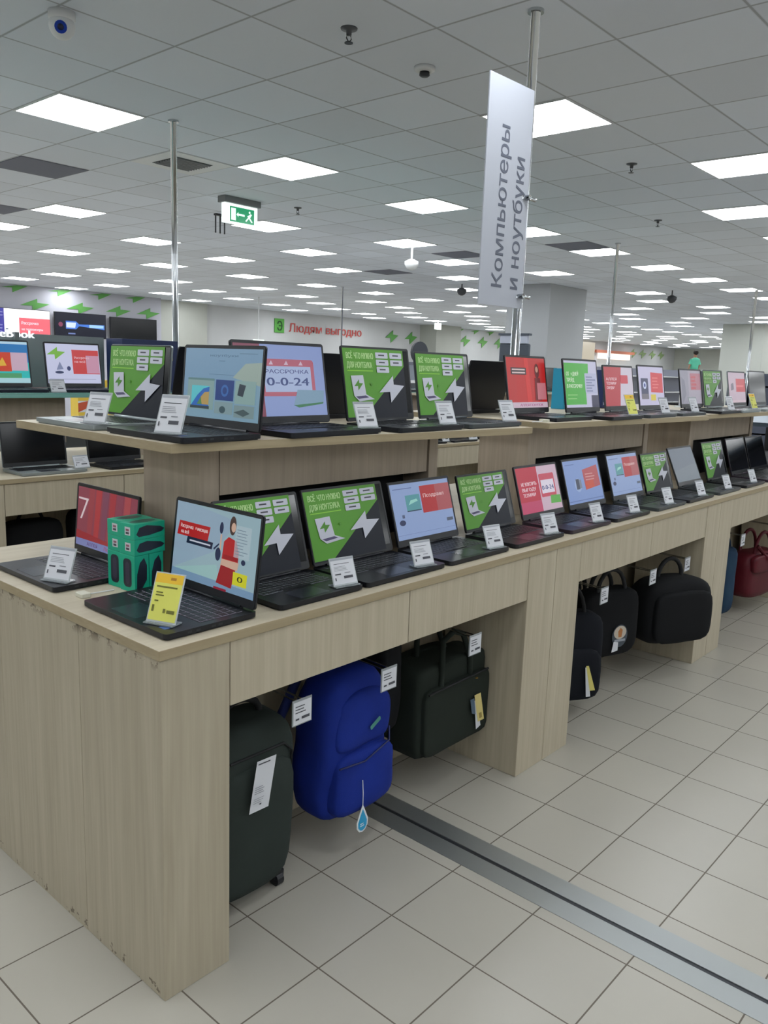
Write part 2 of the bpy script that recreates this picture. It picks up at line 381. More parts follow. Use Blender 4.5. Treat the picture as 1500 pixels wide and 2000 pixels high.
def art_news(a):
    a.r(0, 0, 1, 1, em((140, 162, 206))); a.r(.04, .90, .35, .915, em((96, 112, 160)))
    a.r(.22, .48, .46, .78, em((84, 150, 158))); a.p([(.26, .60), (.42, .66), (.40, .70), (.30, .68)], em((150, 210, 200))); a.r(.22, .48, .46, .50, em((36, 60, 80)))
    a.p([(.48, .42), (1, .42), (1, .92), (.48, .92)], em((168, 80, 86))); a.p([(.48, .42), (.74, .42), (.74, .92), (.48, .92)], em((172, 34, 40)))
    a.t('Поздравл', .52, .70, .07, em((225, 190, 190)), .36, .05); a.p(oval(.11, .30, .05, .05), em((40, 50, 88))); a.r(.12, .38, .16, .44, em((80, 92, 124)))
    a.r(.86, .2, .97, .26, em((80, 90, 110))); a.r(0, .08, 1, .085, em((110, 128, 176)))
def art_redwhite(a):
    a.r(0, 0, 1, 1, em((206, 178, 196))); a.r(0, 0, .50, 1, em((184, 36, 62))); a.r(0, 0, .5, .25, em((190, 64, 104)))
    for i, (t, wd) in enumerate((('НЕ УПУСТИТЬ', .36), ('ВЫГОДУ', .33), ('ТЕХНИКИ', .3))): a.t(t, .08, .60-.12*i, .075, em((240, 214, 222)), wd, .06)
    a.rr(.52, .30, .9, .82, .04, em((196, 70, 92))); a.r(.55, .38, .87, .68, em((222, 214, 230))); a.t('0-0-24', .56, .46, .10, em((60, 70, 130)), .29, .07)
    a.p([(.72, .14), (.98, .12), (.98, .30), (.74, .32)], em((90, 170, 70)))
def art_blue2(a):
    a.r(0, 0, 1, 1, em((124, 150, 204))); a.r(.05, .90, .3, .915, em((90, 112, 164))); a.p([(.52, .28), (.96, .34), (.94, .84), (.50, .76)], em((176, 74, 80)))
    a.p([(.54, .29), (.78, .32), (.77, .50), (.53, .47)], em((196, 72, 44))); a.lines(.56, .50, .90, .70, 3, em((206, 140, 140)), 3, .4)
    a.o_(.32, .42, .16, em((150, 172, 214))); a.r(.27, .32, .36, .56, em((56, 64, 84))); a.r(.36, .34, .42, .54, em((120, 130, 150))); a.r(0, .05, 1, .07, em((96, 118, 170)))
def art_redonly(a):
    a.r(0, 0, 1, 1, em((190, 38, 38))); a.p([(0, .1), (.2, .1), (.25, 1), (.1, 1)], em((186, 44, 44))); a.p([(.48, .1), (.6, .1), (.55, 1), (.45, 1)], em((212, 50, 46)))
    a.r(.10, .66, .49, .80, em((48, 32, 40))); a.r(.13, .745, .46, .775, em((215, 190, 190))); a.r(.13, .685, .46, .715, em((215, 190, 190)))
    a.p(oval(.77, .74, .06, .15), em((96, 34, 36))); a.p(oval(.77, .77, .035, .06), em((200, 150, 130))); a.p([(.68, .14), (.86, .14), (.84, .60), (.70, .60)], em((112, 20, 28)))
    a.r(.75, .16, .98, .50, em((200, 120, 130))); a.r(0, 0, 1, .11, em((208, 184, 200))); a.t('АЛЛЕЯ ПОКУПОК', .27, .03, .05, em((170, 70, 130)), .6, .05)
def art_greenwhite(a):
    a.r(0, 0, 1, 1, em((196, 196, 222))); a.r(0, .06, .62, .95, em((70, 172, 58))); a.p([(.56, .06), (.66, .45), (.72, .70), (.74, .95), (.56, .95)], em((72, 176, 60)))
    for i, (t, wd) in enumerate((('ОТ 10 ДНЕЙ', .36), ('ТРЕЙД', .22), ('В РАССРОЧКУ', .46))): a.t(t, .05, .68-.13*i, .08, em((214, 236, 206)), wd, .06)
    a.lines(.05, .18, .5, .34, 2, em((150, 210, 130)), 4, .2); a.rr(.60, .30, .97, .74, .03, em((180, 184, 214))); a.lines(.64, .34, .94, .70, 6, em((128, 136, 170)), 8, .5); a.r(.78, .0, 1, .26, em((52, 50, 80)))
def art_redwhite2(a):
    a.r(0, 0, 1, 1, em((206, 198, 214))); a.p([(0, 0), (.50, 0), (.60, 1), (0, 1)], em((180, 42, 56)))
    for i, wd in enumerate((.36, .34, .26)): a.t(('АЛЛЕЯ', 'ТЕХНИКИ', 'СКИДКИ')[i], .06, .66-.11*i, .07, em((236, 206, 214)), wd, .06)
    a.rr(.56, .58, .82, .80, .03, em((200, 60, 76))); a.r(.0, 0, 1, .01, em((120, 40, 60)))
def art_whitered(a):
    a.r(0, 0, 1, 1, em((196, 192, 222))); a.p([(.46, .34), (.95, .32), (.97, .84), (.48, .86)], em((206, 52, 62))); a.lines(.53, .44, .88, .78, 4, em((226, 110, 112)), 4, .4)
    a.r(.08, .18, .36, .70, em((48, 52, 92))); a.o_(.22, .52, .10, em((200, 210, 240))); a.o_(.22, .52, .05, em((36, 50, 140))); a.r(.44, .12, .64, .28, em((214, 196, 50))); a.r(.08, .16, .36, .3, em((110, 104, 116)))
def art_greyred(a):
    a.r(0, 0, 1, 1, em((158, 150, 166))); a.r(0, 0, .38, 1, em((142, 140, 156))); a.p([(.06, 0), (.25, .3), (.2, .7), (.05, .8)], em((120, 120, 136))); a.r(.48, .42, .98, .92, em((168, 100, 116))); a.lines(.52, .44, .86, .88, 4, em((180, 66, 78)), 4, .6)
def art_whitered2(a):
    a.r(0, 0, 1, 1, em((186, 164, 180))); a.r(.44, .36, 1, .80, em((186, 32, 44))); a.r(.46, .52, .9, .58, em((214, 90, 96))); a.p([(.12, .40), (.30, .44), (.28, .66), (.14, .62)], em((110, 100, 116))); a.r(0, 0, 1, .08, em((200, 176, 186)))
def art_grad(a):  # grey mirror reflection on a switched-off screen, painted as emission
    a.r(0, 0, 1, 1, em((96, 108, 120))); a.p([(0, .34), (1, .5), (1, 1), (0, 1)], em((86, 98, 114)))
def art_teal(a):
    a.r(0, 0, 1, 1, em((40, 190, 190))); a.p([(0, .6), (1, .5), (1, 1), (0, 1)], em((30, 120, 190))); a.r(0, .94, 1, 1, em((190, 225, 245)))
    a.r(.42, .30, .98, .74, em((206, 176, 196))); a.p([(.40, .28), (.70, .28), (.70, .74), (.40, .74)], em((206, 66, 40))); a.p([(.46, .40), (.56, .62), (.62, .42)], em((226, 180, 60)))
    a.r(0, 0, 1, .12, em((176, 220, 230))); a.r(0, .12, .86, .24, em((80, 160, 110)))
def art_boltwhite(a):
    a.r(0, 0, 1, 1, em((206, 210, 240))); a.bolt(.02, .60, .36, .92, em((120, 184, 62))); a.r(.48, .24, .99, .86, em((204, 60, 62))); a.r(.74, .26, .99, .72, em((206, 150, 176)))
    a.t('Рассрочка', .52, .63, .06, em((235, 190, 200)), .28, .05); a.t('на всё', .52, .53, .06, em((235, 190, 200)), .2, .05); a.p(oval(.22, .28, .08, .035), em((44, 56, 96))); a.p(oval(.40, .38, .035, .06), em((50, 60, 110)))
    a.p([(.17, .34), (.24, .55), (.30, .36)], em((130, 140, 176))); a.r(.03, .10, .9, .115, em((160, 166, 196)))
def art_bluebox(a):
    a.r(0, 0, 1, 1, em((20, 40, 86), .8)); a.r(.1, .5, .5, .6, em((150, 180, 230))); a.r(.2, .3, .9, .38, em((60, 90, 170)))
def art_cyan(a):
    a.r(0, 0, 1, 1, em((40, 150, 190))); a.lines(.1, .1, .9, .8, 4, em((120, 210, 230)), 4, .5)
def art_black(a): a.r(0, 0, 1, 1, BLACKG)
ARTS = {k[4:]: v for k, v in globals().items() if k.startswith('art_')}

# ------------------------------------------------------------------ laptop
_cache = {}
def laptop_base(w, d, bm, key_m, near):
    k = (w, d, bm.name, key_m.name, near)
    if k in _cache: return _cache[k]
    b = MB(); b.prism(rrect(-w/2, 0, w/2, d, .012), .004, .017, bm); b.prism(rrect(-w/2+.006, .005, w/2-.006, d-.004, .012), .0, .004, bm)
    # ports on the right flank
    for y in (.06, .085, .13, .15): b.box(w/2-.0005, y, .007, w/2+.0003, y+.012, .012, DKMET)
    base = b.data('base')
    kb = MB(); kx0, kx1, ky0, ky1 = -w/2+.025, w/2-.025, d*.42, d*.90
    kb.box(kx0, ky0, .017, kx1, ky1, .0174, BLACKP)
    nx, ny = (15, 6) if near else (12, 5); sx = (kx1-kx0)/nx; sy = (ky1-ky0)/ny
    for i in range(nx):
        for j in range(ny):
            if j == 0 and 3 < i < nx-5: continue
            x = kx0+i*sx; y = ky0+j*sy
            if near: kb.box(x+.0008, y+.0008, .0174, x+sx-.0008, y+sy-.0008, .0180, key_m)
            kb.box(x+.0022, y+.0022, .0174, x+sx-.0022, y+sy-.0022, .0190, BLACKP)
    if nx: kb.box(kx0+4*sx+.002, ky0+.0015, .0174, kx0+(nx-5)*sx-.002, ky0+sy-.0015, .0190, BLACKP)
    kb_ = kb.data('keyboard')
    tp = MB(); tw = .11; tp.prism(rrect(-tw/2-.02, .014, tw/2-.02, d*.36, .004), .017, .0174, mat((40, 44, 52), .25)); tp_ = tp.data('touchpad')
    _cache[k] = (base, kb_, tp_); return _cache[k]
SILVER = mat((150, 158, 160), .35, .6); DSILV = mat((74, 80, 84), .35, .5); KEYG = mat((128, 132, 140), .5); NAVY = mat((26, 30, 44), .35, .3)
PURP = mat((46, 34, 48), .35, .3)
def laptop(loc, rz, art, label, w=.352, d=.238, h=.232, tilt=17, body=BLACKM, key=KEYG, near=True, film=False, sticker=False, group=None, bezel=.009, chin=.024):
    t = empty('laptop', loc, rz, label, 'laptop', group)
    me = laptop_base(w, d, body, key, near)
    put('base', me[0], t, .0015); put('keyboard', me[1], t); put('touchpad', me[2], t)
    a = math.radians(tilt); u = Vector((1, 0, 0)); v = Vector((0, math.sin(a), math.cos(a))); n = Vector((0, -math.cos(a), math.sin(a)))
    hy, hz = d-.010, .021
    hb = MB(); hb.tube([(-w*.36, hy, hz-.002), (w*.36, hy, hz-.002)], .006, body, 10); hb.build('hinge', t, True)
    o = Vector((-w/2, hy, hz))
    def P(x, y, z): return o+u*x+v*y+n*z
    lid = MB(); pts = rrect(0, 0, w, h, .009); k = len(pts)
    lid.mesh([P(x, y, .0) for x, y in pts]+[P(x, y, -.006) for x, y in pts],
             [tuple(range(k)), tuple(reversed(range(k, 2*k)))]+[(i, k+i, k+(i+1) % k, (i+1) % k) for i in range(k)], body)
    l = lid.build('lid', t)
    bz = MB(); pts = rrect(.0015, .0015, w-.0015, h-.0015, .008)
    ii = [(x, y) for x, y in rrect(bezel, chin, w-bezel, h-bezel*1.1, .0005)]
    k = len(pts)
    bz.mesh([P(x, y, .0015) for x, y in pts]+[P(x, y, .0012) for x, y in ii]+[P(x, y, 0) for x, y in pts], [(i, (i+1) % k, k+(i+1) % k, k+i) for i in range(k)]+[(i, 2*k+i, 2*k+(i+1) % k, (i+1) % k) for i in range(k)], BLACKP)
    bz.build('bezel', l)
    W, H = w-2*bezel, h-chin-bezel*1.1
    dp = MB(); A = Art(dp, P(bezel, chin, .0006), u, v, n, W, H, .00012)
    if film: art_black(A)
    else: ARTS[art](A)
    s = dp.build('display', l)
    s['label'] = 'switched-off black laptop screen' if (film or art == 'black') else 'lit laptop screen showing an advert' if art != 'grad' else 'unlit laptop screen with a painted grey reflection'
    if film:
        f = MB(); A = Art(f, P(bezel*.6, chin*.35, .0020), u, v, n, w-bezel*1.6-.026, h-chin*.35-bezel*.9, .00014)
        art_promo(A); q = f.build('promo_sheet', l); q['label'] = 'green and dark printed promo film with a white lightning bolt'
    if sticker:
        st = MB(); st.box(w/2-.06, .02, .0171, w/2-.035, .045, .0175, mat((60, 90, 150), .3)); st.build('sticker', t)
    return t

def price_tag(loc, rz, label, yellow=False, w=.072, h=.078, tilt=22, group=None):
    t = empty('price_tag', loc, rz, label, 'price tag', group)
    a = math.radians(tilt); u = Vector((1, 0, 0)); v = Vector((0, math.sin(a), math.cos(a))); n = Vector((0, -math.cos(a), math.sin(a)))
    o = Vector((-w/2, 0, .003))
    hd = MB(); th = .0022
    P = lambda x, y, z: o+u*x+v*y+n*z
    hd.mesh([P(-.003, 0, 0), P(w+.003, 0, 0), P(w+.003, h+.003, 0), P(-.003, h+.003, 0), P(-.003, 0, -th), P(w+.003, 0, -th), P(w+.003, h+.003, -th), P(-.003, h+.003, -th)],
            [(0, 1, 2, 3), (7, 6, 5, 4), (0, 4, 5, 1), (1, 5, 6, 2), (2, 6, 7, 3), (3, 7, 4, 0)], mat((196, 202, 206), .15, 0, 0, .6, .75))
    hd.box(-w/2-.003, -.012, 0, w/2+.003, .028, .003, mat((150, 158, 162), .15, 0, 0, .6, .6))
    hd.build('holder', t)
    c = MB(); A = Art(c, P(0, .004, .0004), u, v, n, w, h-.004, .0002)
    if yellow:
        Y, YD = mat((214, 214, 96), .5), mat((230, 186, 36), .5); IY = mat((104, 104, 30), .6)
        A.r(0, 0, 1, 1, Y); A.r(0, .80, 1, 1, YD); A.r(.55, .87, .75, .93, mat((170, 120, 20), .6))
        A.r(.1, .70, .85, .735, IY); A.lines(.12, .52, .5, .64, 2, IY, 3); A.lines(.12, .40, .35, .46, 1, IY); A.r(.08, .18, .16, .32, IY); A.r(.5, .17, .58, .26, IY); A.r(.64, .17, .92, .24, IY)
    else:
        A.r(0, 0, 1, 1, PAPER); A.r(0, .93, 1, 1, mat((150, 154, 162), .5)); A.r(.12, .78, .80, .80, INK); A.lines(.10, .52, .7, .72, 4, mat((150, 153, 160), .6), 5, .4)
        A.r(.10, .36, .36, .41, INK); A.r(.52, .40, .78, .43, mat((130, 133, 140), .6)); A.r(.46, .20, .86, .30, INK); A.r(.07, .14, .12, .26, INK)
    q = c.build('card', t); q['label'] = 'yellow price card' if yellow else 'white printed price card'
    return t

# ================================================================== the setting
X0, X1, Y0, Y1 = -16.0, 48.0, -9.0, 18.7
fl = MB(); FA, FB = floor_mat(0.629), floor_mat(1.19)
fl.poly([(X0, Y0, 0), (.963, Y0, 0), (.963, Y1, 0), (X0, Y1, 0)], FA); fl.poly([(1.125, Y0, 0), (X1, Y0, 0), (X1, Y1, 0), (1.125, Y1, 0)], FB)
fl.poly([(.963, Y0, -.004), (1.125, Y0, -.004), (1.125, Y1, -.004), (.963, Y1, -.004)], DKMET)
struct(fl.build('floor'))
ce = MB(); ce.box(X0, Y0, HC, X1, Y1+.3, HC+.1, CEIL); struct(ce.build('ceiling'))
wl = MB(); wl.box(X0, Y1, 0, X1, Y1+.2, HC, WALL); struct(wl.build('wall_left'))
wl = MB(); wl.box(X0, Y0-.2, 0, X1, Y0, HC, WALL); struct(wl.build('wall_right'))
wl = MB(); wl.box(X1, Y0, 0, X1+.2, Y1, HC, WALLG); struct(wl.build('wall_far'))
wl = MB(); wl.box(X0-.2, Y0, 0, X0, Y1, HC, WALL); struct(wl.build('wall_near'))
wl = MB(); wl.box(3, 18.05, 0, 11.9, Y1, HC, walls_mat('lilac_grey_wall', (190, 190, 200))); struct(wl.build('trim_1'))
wl = MB(); wl.box(11.9, 18.45, 0, 13.7, Y1, HC, WALLG); struct(wl.build('trim_2'))
wl = MB(); wl.box(23.75, 17.9, 0, 25.3, Y1, HC, WALLG); struct(wl.build('trim_3'))
# metal expansion strip across the floor
tr = MB(); tr.box(.963, -8.9, -.003, 1.036, 18, .002, BRUSH); tr.box(1.052, -8.9, -.003, 1.125, 18, .002, BRUSH); tr.box(1.036, -8.9, -.003, 1.052, 18, -.001, DKMET)
tag(tr.build('floor_strip', bev=.001), 'long grey metal expansion strip running across the tiled floor under the near counter', 'floor strip')

# structural columns
c = MB(); c.box(12.3, 6.35, 0, 13.65, 7.27, HC, COLM); struct(c.build('trim_4', bev=.01))
c = MB(); c.box(24.5, 6.4, 0, 26.2, 7.6, HC, walls_mat('column_light', (196, 199, 192), 3)); struct(c.build('trim_5', bev=.01))

# ================================================================== ceiling fittings
PANEL = bpy.data.materials.new('light_panel'); PANEL.use_nodes = True
pb = PANEL.node_tree.nodes['Principled BSDF']; pb.inputs['Emission Color'].default_value = (.93, .97, 1, 1); pb.inputs['Emission Strength'].default_value = PANEL_LIGHT
pb.inputs['Base Color'].default_value = (.8, .8, .8, 1)
d = MB(); d.box(-.288, -.288, -.006, .288, .288, -.002, PANEL); dif = d.data('diffuser')
d = MB()
for a_, b_, c_, e_ in ((-.3, -.3, .3, -.288), (-.3, .288, .3, .3), (-.3, -.288, -.288, .288), (.288, -.288, .3, .288)): d.box(a_, b_, -.008, c_, e_, 0, WHITE)
frm = d.data('frame')
LPOS = []
for i in range(-18, 75, 3):
    odd = (i % 6) == 3
    for k in ((-13.5, -9.5, -5.5, -1.5, 2.5, 5.5, 8.5, 11.5, 14.5, 17.5, 20.5, 23.5) if odd else (-15.5, -11.5, -7.5, -1.5, 2.5, 6.5, 10.5, 14.5, 18.5, 22.5, 25.5)):
        if i == 3 and k == 5.5: continue
        if i in (0,) and k == -1.5: k = -3.5
        if i == 6 and k == -1.5: k = -2.5
        if i in (9, 6) and k == 17.5 and i == 6: continue
        LPOS.append((i+.5, k))
SPECIAL = {(3.5, 8.5): 'light panel at the upper left between the two dark ceiling panels and the chrome pole',
           (3.5, 11.5): 'light panel cut by the left edge, just beyond the second dark ceiling panel',
           (6.5, 6.5): 'light panel directly behind the green exit sign',
           (6.5, 10.5): 'light panel crossed at its right end by the left chrome pole',
           (9.5, -1.5): 'light panel cut by the right edge, below the larger cut one',
           (9.5, 2.5): 'light panel peeking out right of the white department sign',
           (9.5, 5.5): 'light panel just above the hanging white camera',
           (12.5, 2.5): 'light panel touched by the thin chrome pole at the right',
           (.5, 2.5): 'large near square light panel at the left of the ceiling, right of the dome camera',
           (3.5, 2.5): 'square light panel in the ceiling in front of the green exit sign',
           (3.5, -1.5): 'large light panel partly hidden behind the hanging white department sign',
           (6.5, 2.5): 'square ceiling light panel just left of the middle of the hanging white department sign',
           (6.5, -2.5): 'large light panel cut by the right edge, second row of the ceiling'}
for px, py in LPOS:
    x, y = CX+.6*px, CY+.6*py
    if x > X1-.4 or y > Y1-.4 or y < Y0+.4 or x < X0+.4: continue
    if 3 < x < 11.9 and y > 17.7: continue
    if 23.4 < x < 25.7 and y > 17.3: continue
    if 12 < x < 13.9 and 6.1 < y < 7.5: continue
    sp = SPECIAL.get((px, py))
    t = empty('ceiling_light', (x, y, HC), 0, sp or 'small looking square light panel farther back in the ceiling grid', 'ceiling light', 'ceiling light panels')
    put('diffuser', dif, t); put('frame', frm, t)
def cellpos(u, v): return (CX+.6*u, CY+.6*v, HC)
for k, (u, v, lab) in enumerate(((1.5, 5.5, 'dark grey blank ceiling panel at the upper left, below the largest light'), (2.5, 9.5, 'dark grey blank ceiling panel at the left edge, beyond the nearer dark one'),
                 (13.5, 9.5, 'dark ceiling panel far off left of the hanging sign'), (11.5, 5.5, 'dark ceiling panel beside the lower left of the hanging sign'), (11.5, 2.5, 'dark ceiling panel just right of the hanging sign pole'))):
    m_ = MB(); m_.box(-.29, -.29, -.005, .29, .29, 0, mat((112, 114, 128), .8)); tag(m_.build('ceiling_panel', loc=cellpos(u, v)), lab, 'ceiling panel')
t = empty('air_vent', cellpos(2.5, 3.5), 0, 'square white air vent in the ceiling behind the left steel pole', 'air vent')
m_ = MB(); m_.box(-.29, -.29, -.004, .29, .29, 0, WHITE); m_.build('frame', t)
m_ = MB(); m_.box(-.17, -.17, -.006, .17, .17, -.004, mat((70, 74, 76), .7)); m_.build('opening', t)
m_ = MB()
for i in range(9): m_.box(-.16, -.155+i*.036, -.016, .16, -.145+i*.036, -.006, mat((150, 152, 154), .5))
m_.build('slats', t)
def sprinkler(u, v, lab):
    t = empty('sprinkler', cellpos(u, v), 0, lab, 'sprinkler')
    m_ = MB(); m_.lathe([(.04, 0), (.038, -.006), (.014, -.01), (.012, -.03)], mat((90, 92, 96), .4, .5)); m_.build('escutcheon', t, True)
    m_ = MB(); m_.tube([(-.012, 0, -.028), (-.016, 0, -.045), (0, 0, -.06), (.016, 0, -.045), (.012, 0, -.028)], .003, DKMET); m_.lathe([(.02, -.062), (.02, -.065)], DKMET); m_.build('head', t)
sprinkler(.6, -1.45, 'sprinkler head in the ceiling at top centre, left of the hanging sign')
sprinkler(5.7, -1.4, 'small sprinkler in the ceiling to the right of the hanging sign')
sprinkler(5.5, 4.5, 'small sprinkler in the ceiling right of the exit sign')
sprinkler(9.5, -.1, 'farthest small sprinkler in the ceiling at the right')
t = empty('smoke_detector', cellpos(1.6, -1.4), 0, 'round white smoke detector in the ceiling left of the hanging sign top', 'smoke detector')
m_ = MB(); m_.lathe([(.055, 0), (.055, -.015), (.045, -.022), (.03, -.024)], WHITE); m_.build('base', t, True)
m_ = MB(); m_.lathe([(.026, -.024), (.028, -.04), (.02, -.046)], DKMET); m_.build('sensor', t, True)
# dome camera near the top left corner
t = empty('dome_camera', cellpos(-.93, .12), 0, 'white turret security camera with a blue lens, top left of the ceiling', 'security camera')
m_ = MB(); m_.lathe([(.06, 0), (.06, -.03), (.05, -.04)], WHITE); m_.build('mount', t, True)
m_ = MB(); m_.lathe([(.02*0+.001, -.115)]+[(.058*math.cos(a), -.06+.058*math.sin(a)) for a in [(-80+16*i)*PI/180 for i in range(11)]], WHITE); m_.build('ball', t, True)
dv = Vector((-.5, -.75, -.35)).normalized(); m_ = MB(); cpt = Vector((0, 0, -.06)); m_.tube([cpt+dv*.045, cpt+dv*.062], .027, mat((50, 80, 190), .15), 16); m_.tube([cpt+dv*.062, cpt+dv*.064], .014, mat((20, 24, 60), .1), 12); m_.build('lens', t, True)
def hangcam(u, v, lab, drop=.18, dark=False):
    t = empty('hanging_camera', cellpos(u, v), 0, lab, 'security camera'); c_ = mat((60, 62, 66), .5) if dark else WHITE
    m_ = MB(); m_.tube([(0, 0, 0), (0, 0, -drop)], .012, c_); m_.build('stem', t)
    m_ = MB(); m_.lathe([(.03, -drop+.01), (.09, -drop-.02), (.09, -drop-.06), (.06, -drop-.11), (.02, -drop-.13)], c_); m_.build('housing', t, True)
hangcam(9.86, 5.6, 'white camera hanging from the ceiling left of the hanging sign')
hangcam(21, 4.4, 'dark camera hanging far back at the right', .1, True)
hangcam(20.5, 1.0, 'dark camera on the ceiling at the far right edge', .1, True)
hangcam(17, 9.5, 'dark camera hanging far back left of the big column', .08, True)

# exit sign
t = empty('exit_sign', (4.30, 5.136, HC), 0, 'lit green and white emergency exit sign hanging from the ceiling', 'exit sign')
m_ = MB(); m_.box(-.22, -.06, -.06, .22, .06, 0, mat((130, 132, 134), .5)); m_.build('fixture', t, bev=.004)
m_ = MB(); m_.prism([(-.20, -.025), (.20, -.025), (.20, .025), (-.20, .025)], -.24, -.06, em((228, 245, 240), 1.6)); m_.build('light_box', t)
m_ = MB(); A = Art(m_, (-.14, -.0255, -.225), (1, 0, 0), (0, 0, 1), (0, -1, 0), .30, .14, .0006)
G = em((30, 150, 100), 1.0); Wt = em((220, 255, 240), 1.3)
A.r(0, 0, 1, 1, G); A.r(.05, .1, .24, .9, Wt); A.r(.34, .45, .6, .58, Wt); A.p([(.34, .35), (.26, .51), (.34, .68)], Wt)
A.o_(.80, .78, .08, Wt); A.p([(.70, .5), (.84, .7), (.90, .66), (.82, .42), (.93, .15), (.87, .12), (.77, .36), (.66, .12), (.62, .18), (.74, .44)], Wt)
m_.build('pictogram', t)
t = empty('wire_hanger', (4.72, 6.0, HC), 0, 'small dark bracket with three hanging rods beside the exit sign', 'bracket')
m_ = MB(); m_.box(-.07, -.02, -.02, .07, .02, 0, DKMET); m_.build('plate', t)
for dx in (-.06, 0, .06): m_ = MB(); m_.tube([(dx, 0, -.02), (dx, 0, -.2)], .008, mat((40, 42, 50), .5)); m_.build('rod', t)

# steel poles
def pole(x, y, z0, lab, r=.021):
    t = empty('steel_pole', (x, y, z0), 0, lab, 'pole')
    m_ = MB(); m_.tube([(0, 0, 0), (0, 0, HC-z0)], r, STEEL, 20); m_.build('tube', t, True)
    m_ = MB(); m_.lathe([(r*1.7, HC-z0-.012), (r*1.7, HC-z0)], STEEL, n=20); m_.build('ceiling_flange', t)
pole(2.36, 3.39, 1.33, 'tall chrome pole on the far island, left of the green exit sign')
pole(2.31, .60, 1.33, 'tall chrome pole beside the hanging white department sign')
pole(8.52, 3.23, 1.33, 'thin chrome pole to the ceiling, second from the right edge')
pole(14.5, 3.5, 1.0, 'thin chrome pole in front of the column at the right edge', .024)
pole(11.35, 10.66, .02, 'very thin pole far back in front of the red wall lettering', .018)

# hanging department sign
A0, B0 = Vector((1.93, .552, 0)), Vector((2.25, .542, 0))
ud = (B0-A0).normalized(); nd = Vector((ud.y, -ud.x, 0)); zb, zt = 1.817, 2.732
t = empty('department_sign', (0, 0, 0), 0, 'tall white hanging sign with vertical grey lettering clamped to a chrome pole', 'sign')
m_ = MB(); th = .006; Wd = (B0-A0).length
def sp_(x, z, k): return A0+ud*x+nd*k+Vector((0, 0, z))
SW = mat((172, 176, 186), .55)
m_.mesh([sp_(0, zb, 0), sp_(Wd, zb, 0), sp_(Wd, zt, 0), sp_(0, zt, 0), sp_(0, zb, -th), sp_(Wd, zb, -th), sp_(Wd, zt, -th), sp_(0, zt, -th)], [(0, 1, 2, 3), (7, 6, 5, 4), (0, 4, 5, 1), (1, 5, 6, 2), (2, 6, 7, 3), (3, 7, 4, 0)], SW)
m_.build('panel', t)
m_ = MB(); A = Art(m_, sp_(0, zb, 0), Vector((0, 0, 1)), -ud, nd, zt-zb, Wd, .0006)
TX = mat((92, 97, 112), .5)
A.t('Компьютеры', .085, -.49, .235, TX, .715, .03); m_.build('lettering', t)
m_ = MB(); A = Art(m_, sp_(0, zb, 0), Vector((0, 0, 1)), -ud, nd, zt-zb, Wd, .0006); A.t('и ноутбуки', .085, -.87, .235, TX, .60, .03)
m_.build('lettering', t)
for z in (1.87, 2.29):
    m_ = MB(); q = B0+Vector((.0, .0, z)); m_.tube([q-ud*.04+nd*.006, q+ud*.05+nd*.006], .008, STEEL, 10); m_.tube([q+nd*.022-ud*.02, q-nd*.012-ud*.02], .012, STEEL, 12); m_.build('clamp', t, True)

# ================================================================== display islands
ML, ZT, ZB, DEP = 1.764, .901, .876, 1.20
def module(loc, label, worn=False, group='counter units of the display islands'):
    t = empty('counter_unit', loc, 0, label, 'display counter', group)
    wm = WOODW if worn else WOODV
    for x0, x1 in ((.0012, .1965), (1.5675, 1.7628)):
        for y0, y1 in ((0, .37), (DEP-.37, DEP)):
            m_ = MB(); m_.box(x0, y0, 0, x1, y1, ZB, wm if x0 < .1 else WOODV); m_.build('pillar', t, bev=.0022)
    m_ = MB(); m_.box(.0012, .3705, 0, .03, DEP-.3705, ZB, wm); m_.build('end_panel', t, bev=.0008)
    m_ = MB(); m_.box(1.735, .3705, 0, 1.7628, DEP-.3705, ZB, WOODV); m_.build('end_panel', t)
    for y0, y1 in ((0.001, .02), (DEP-.02, DEP-.001)):
        for x0, x1 in ((.1990, .8795), (.8830, 1.5650)):
            m_ = MB(); m_.box(x0, y0, .708, x1, y1, ZB-.0025, WOODV); m_.build('fascia_panel', t, bev=.0015)
    for y0 in (.43, DEP-.45):
        m_ = MB(); m_.box(.0305, y0, .0, 1.7345, y0+.02, ZB-.002, WOODV); m_.build('back_panel', t)
    for y0 in (.405, DEP-.42):
        m_ = MB(); m_.box(.2, y0, .655, 1.565, y0+.015, .685, DKMET); m_.build('hook_rail', t)
    return t
U1 = module((0, 0, 0), 'nearest pale wood counter unit with a worn chipped end panel at the lower left', True)
U2 = module((ML, 0, 0), 'second pale wood counter unit, with black bags hanging in its opening')
U3 = module((2*ML, 0, 0), 'third pale wood counter unit at the right edge, with red bags hanging inside')
m_ = MB(); m_.box(-.006, -.006, ZB, 3*ML+.006, DEP+.006, ZT, WOODX)
wt = m_.build('worktop', bev=.0015); tag(wt, 'long pale wood worktop carrying the lower laptop row of the near island', 'worktop')
wt.data.materials.append(EDGE)
for p_ in wt.data.polygons:
    if abs(p_.normal.z) < .5: p_.material_index = 1
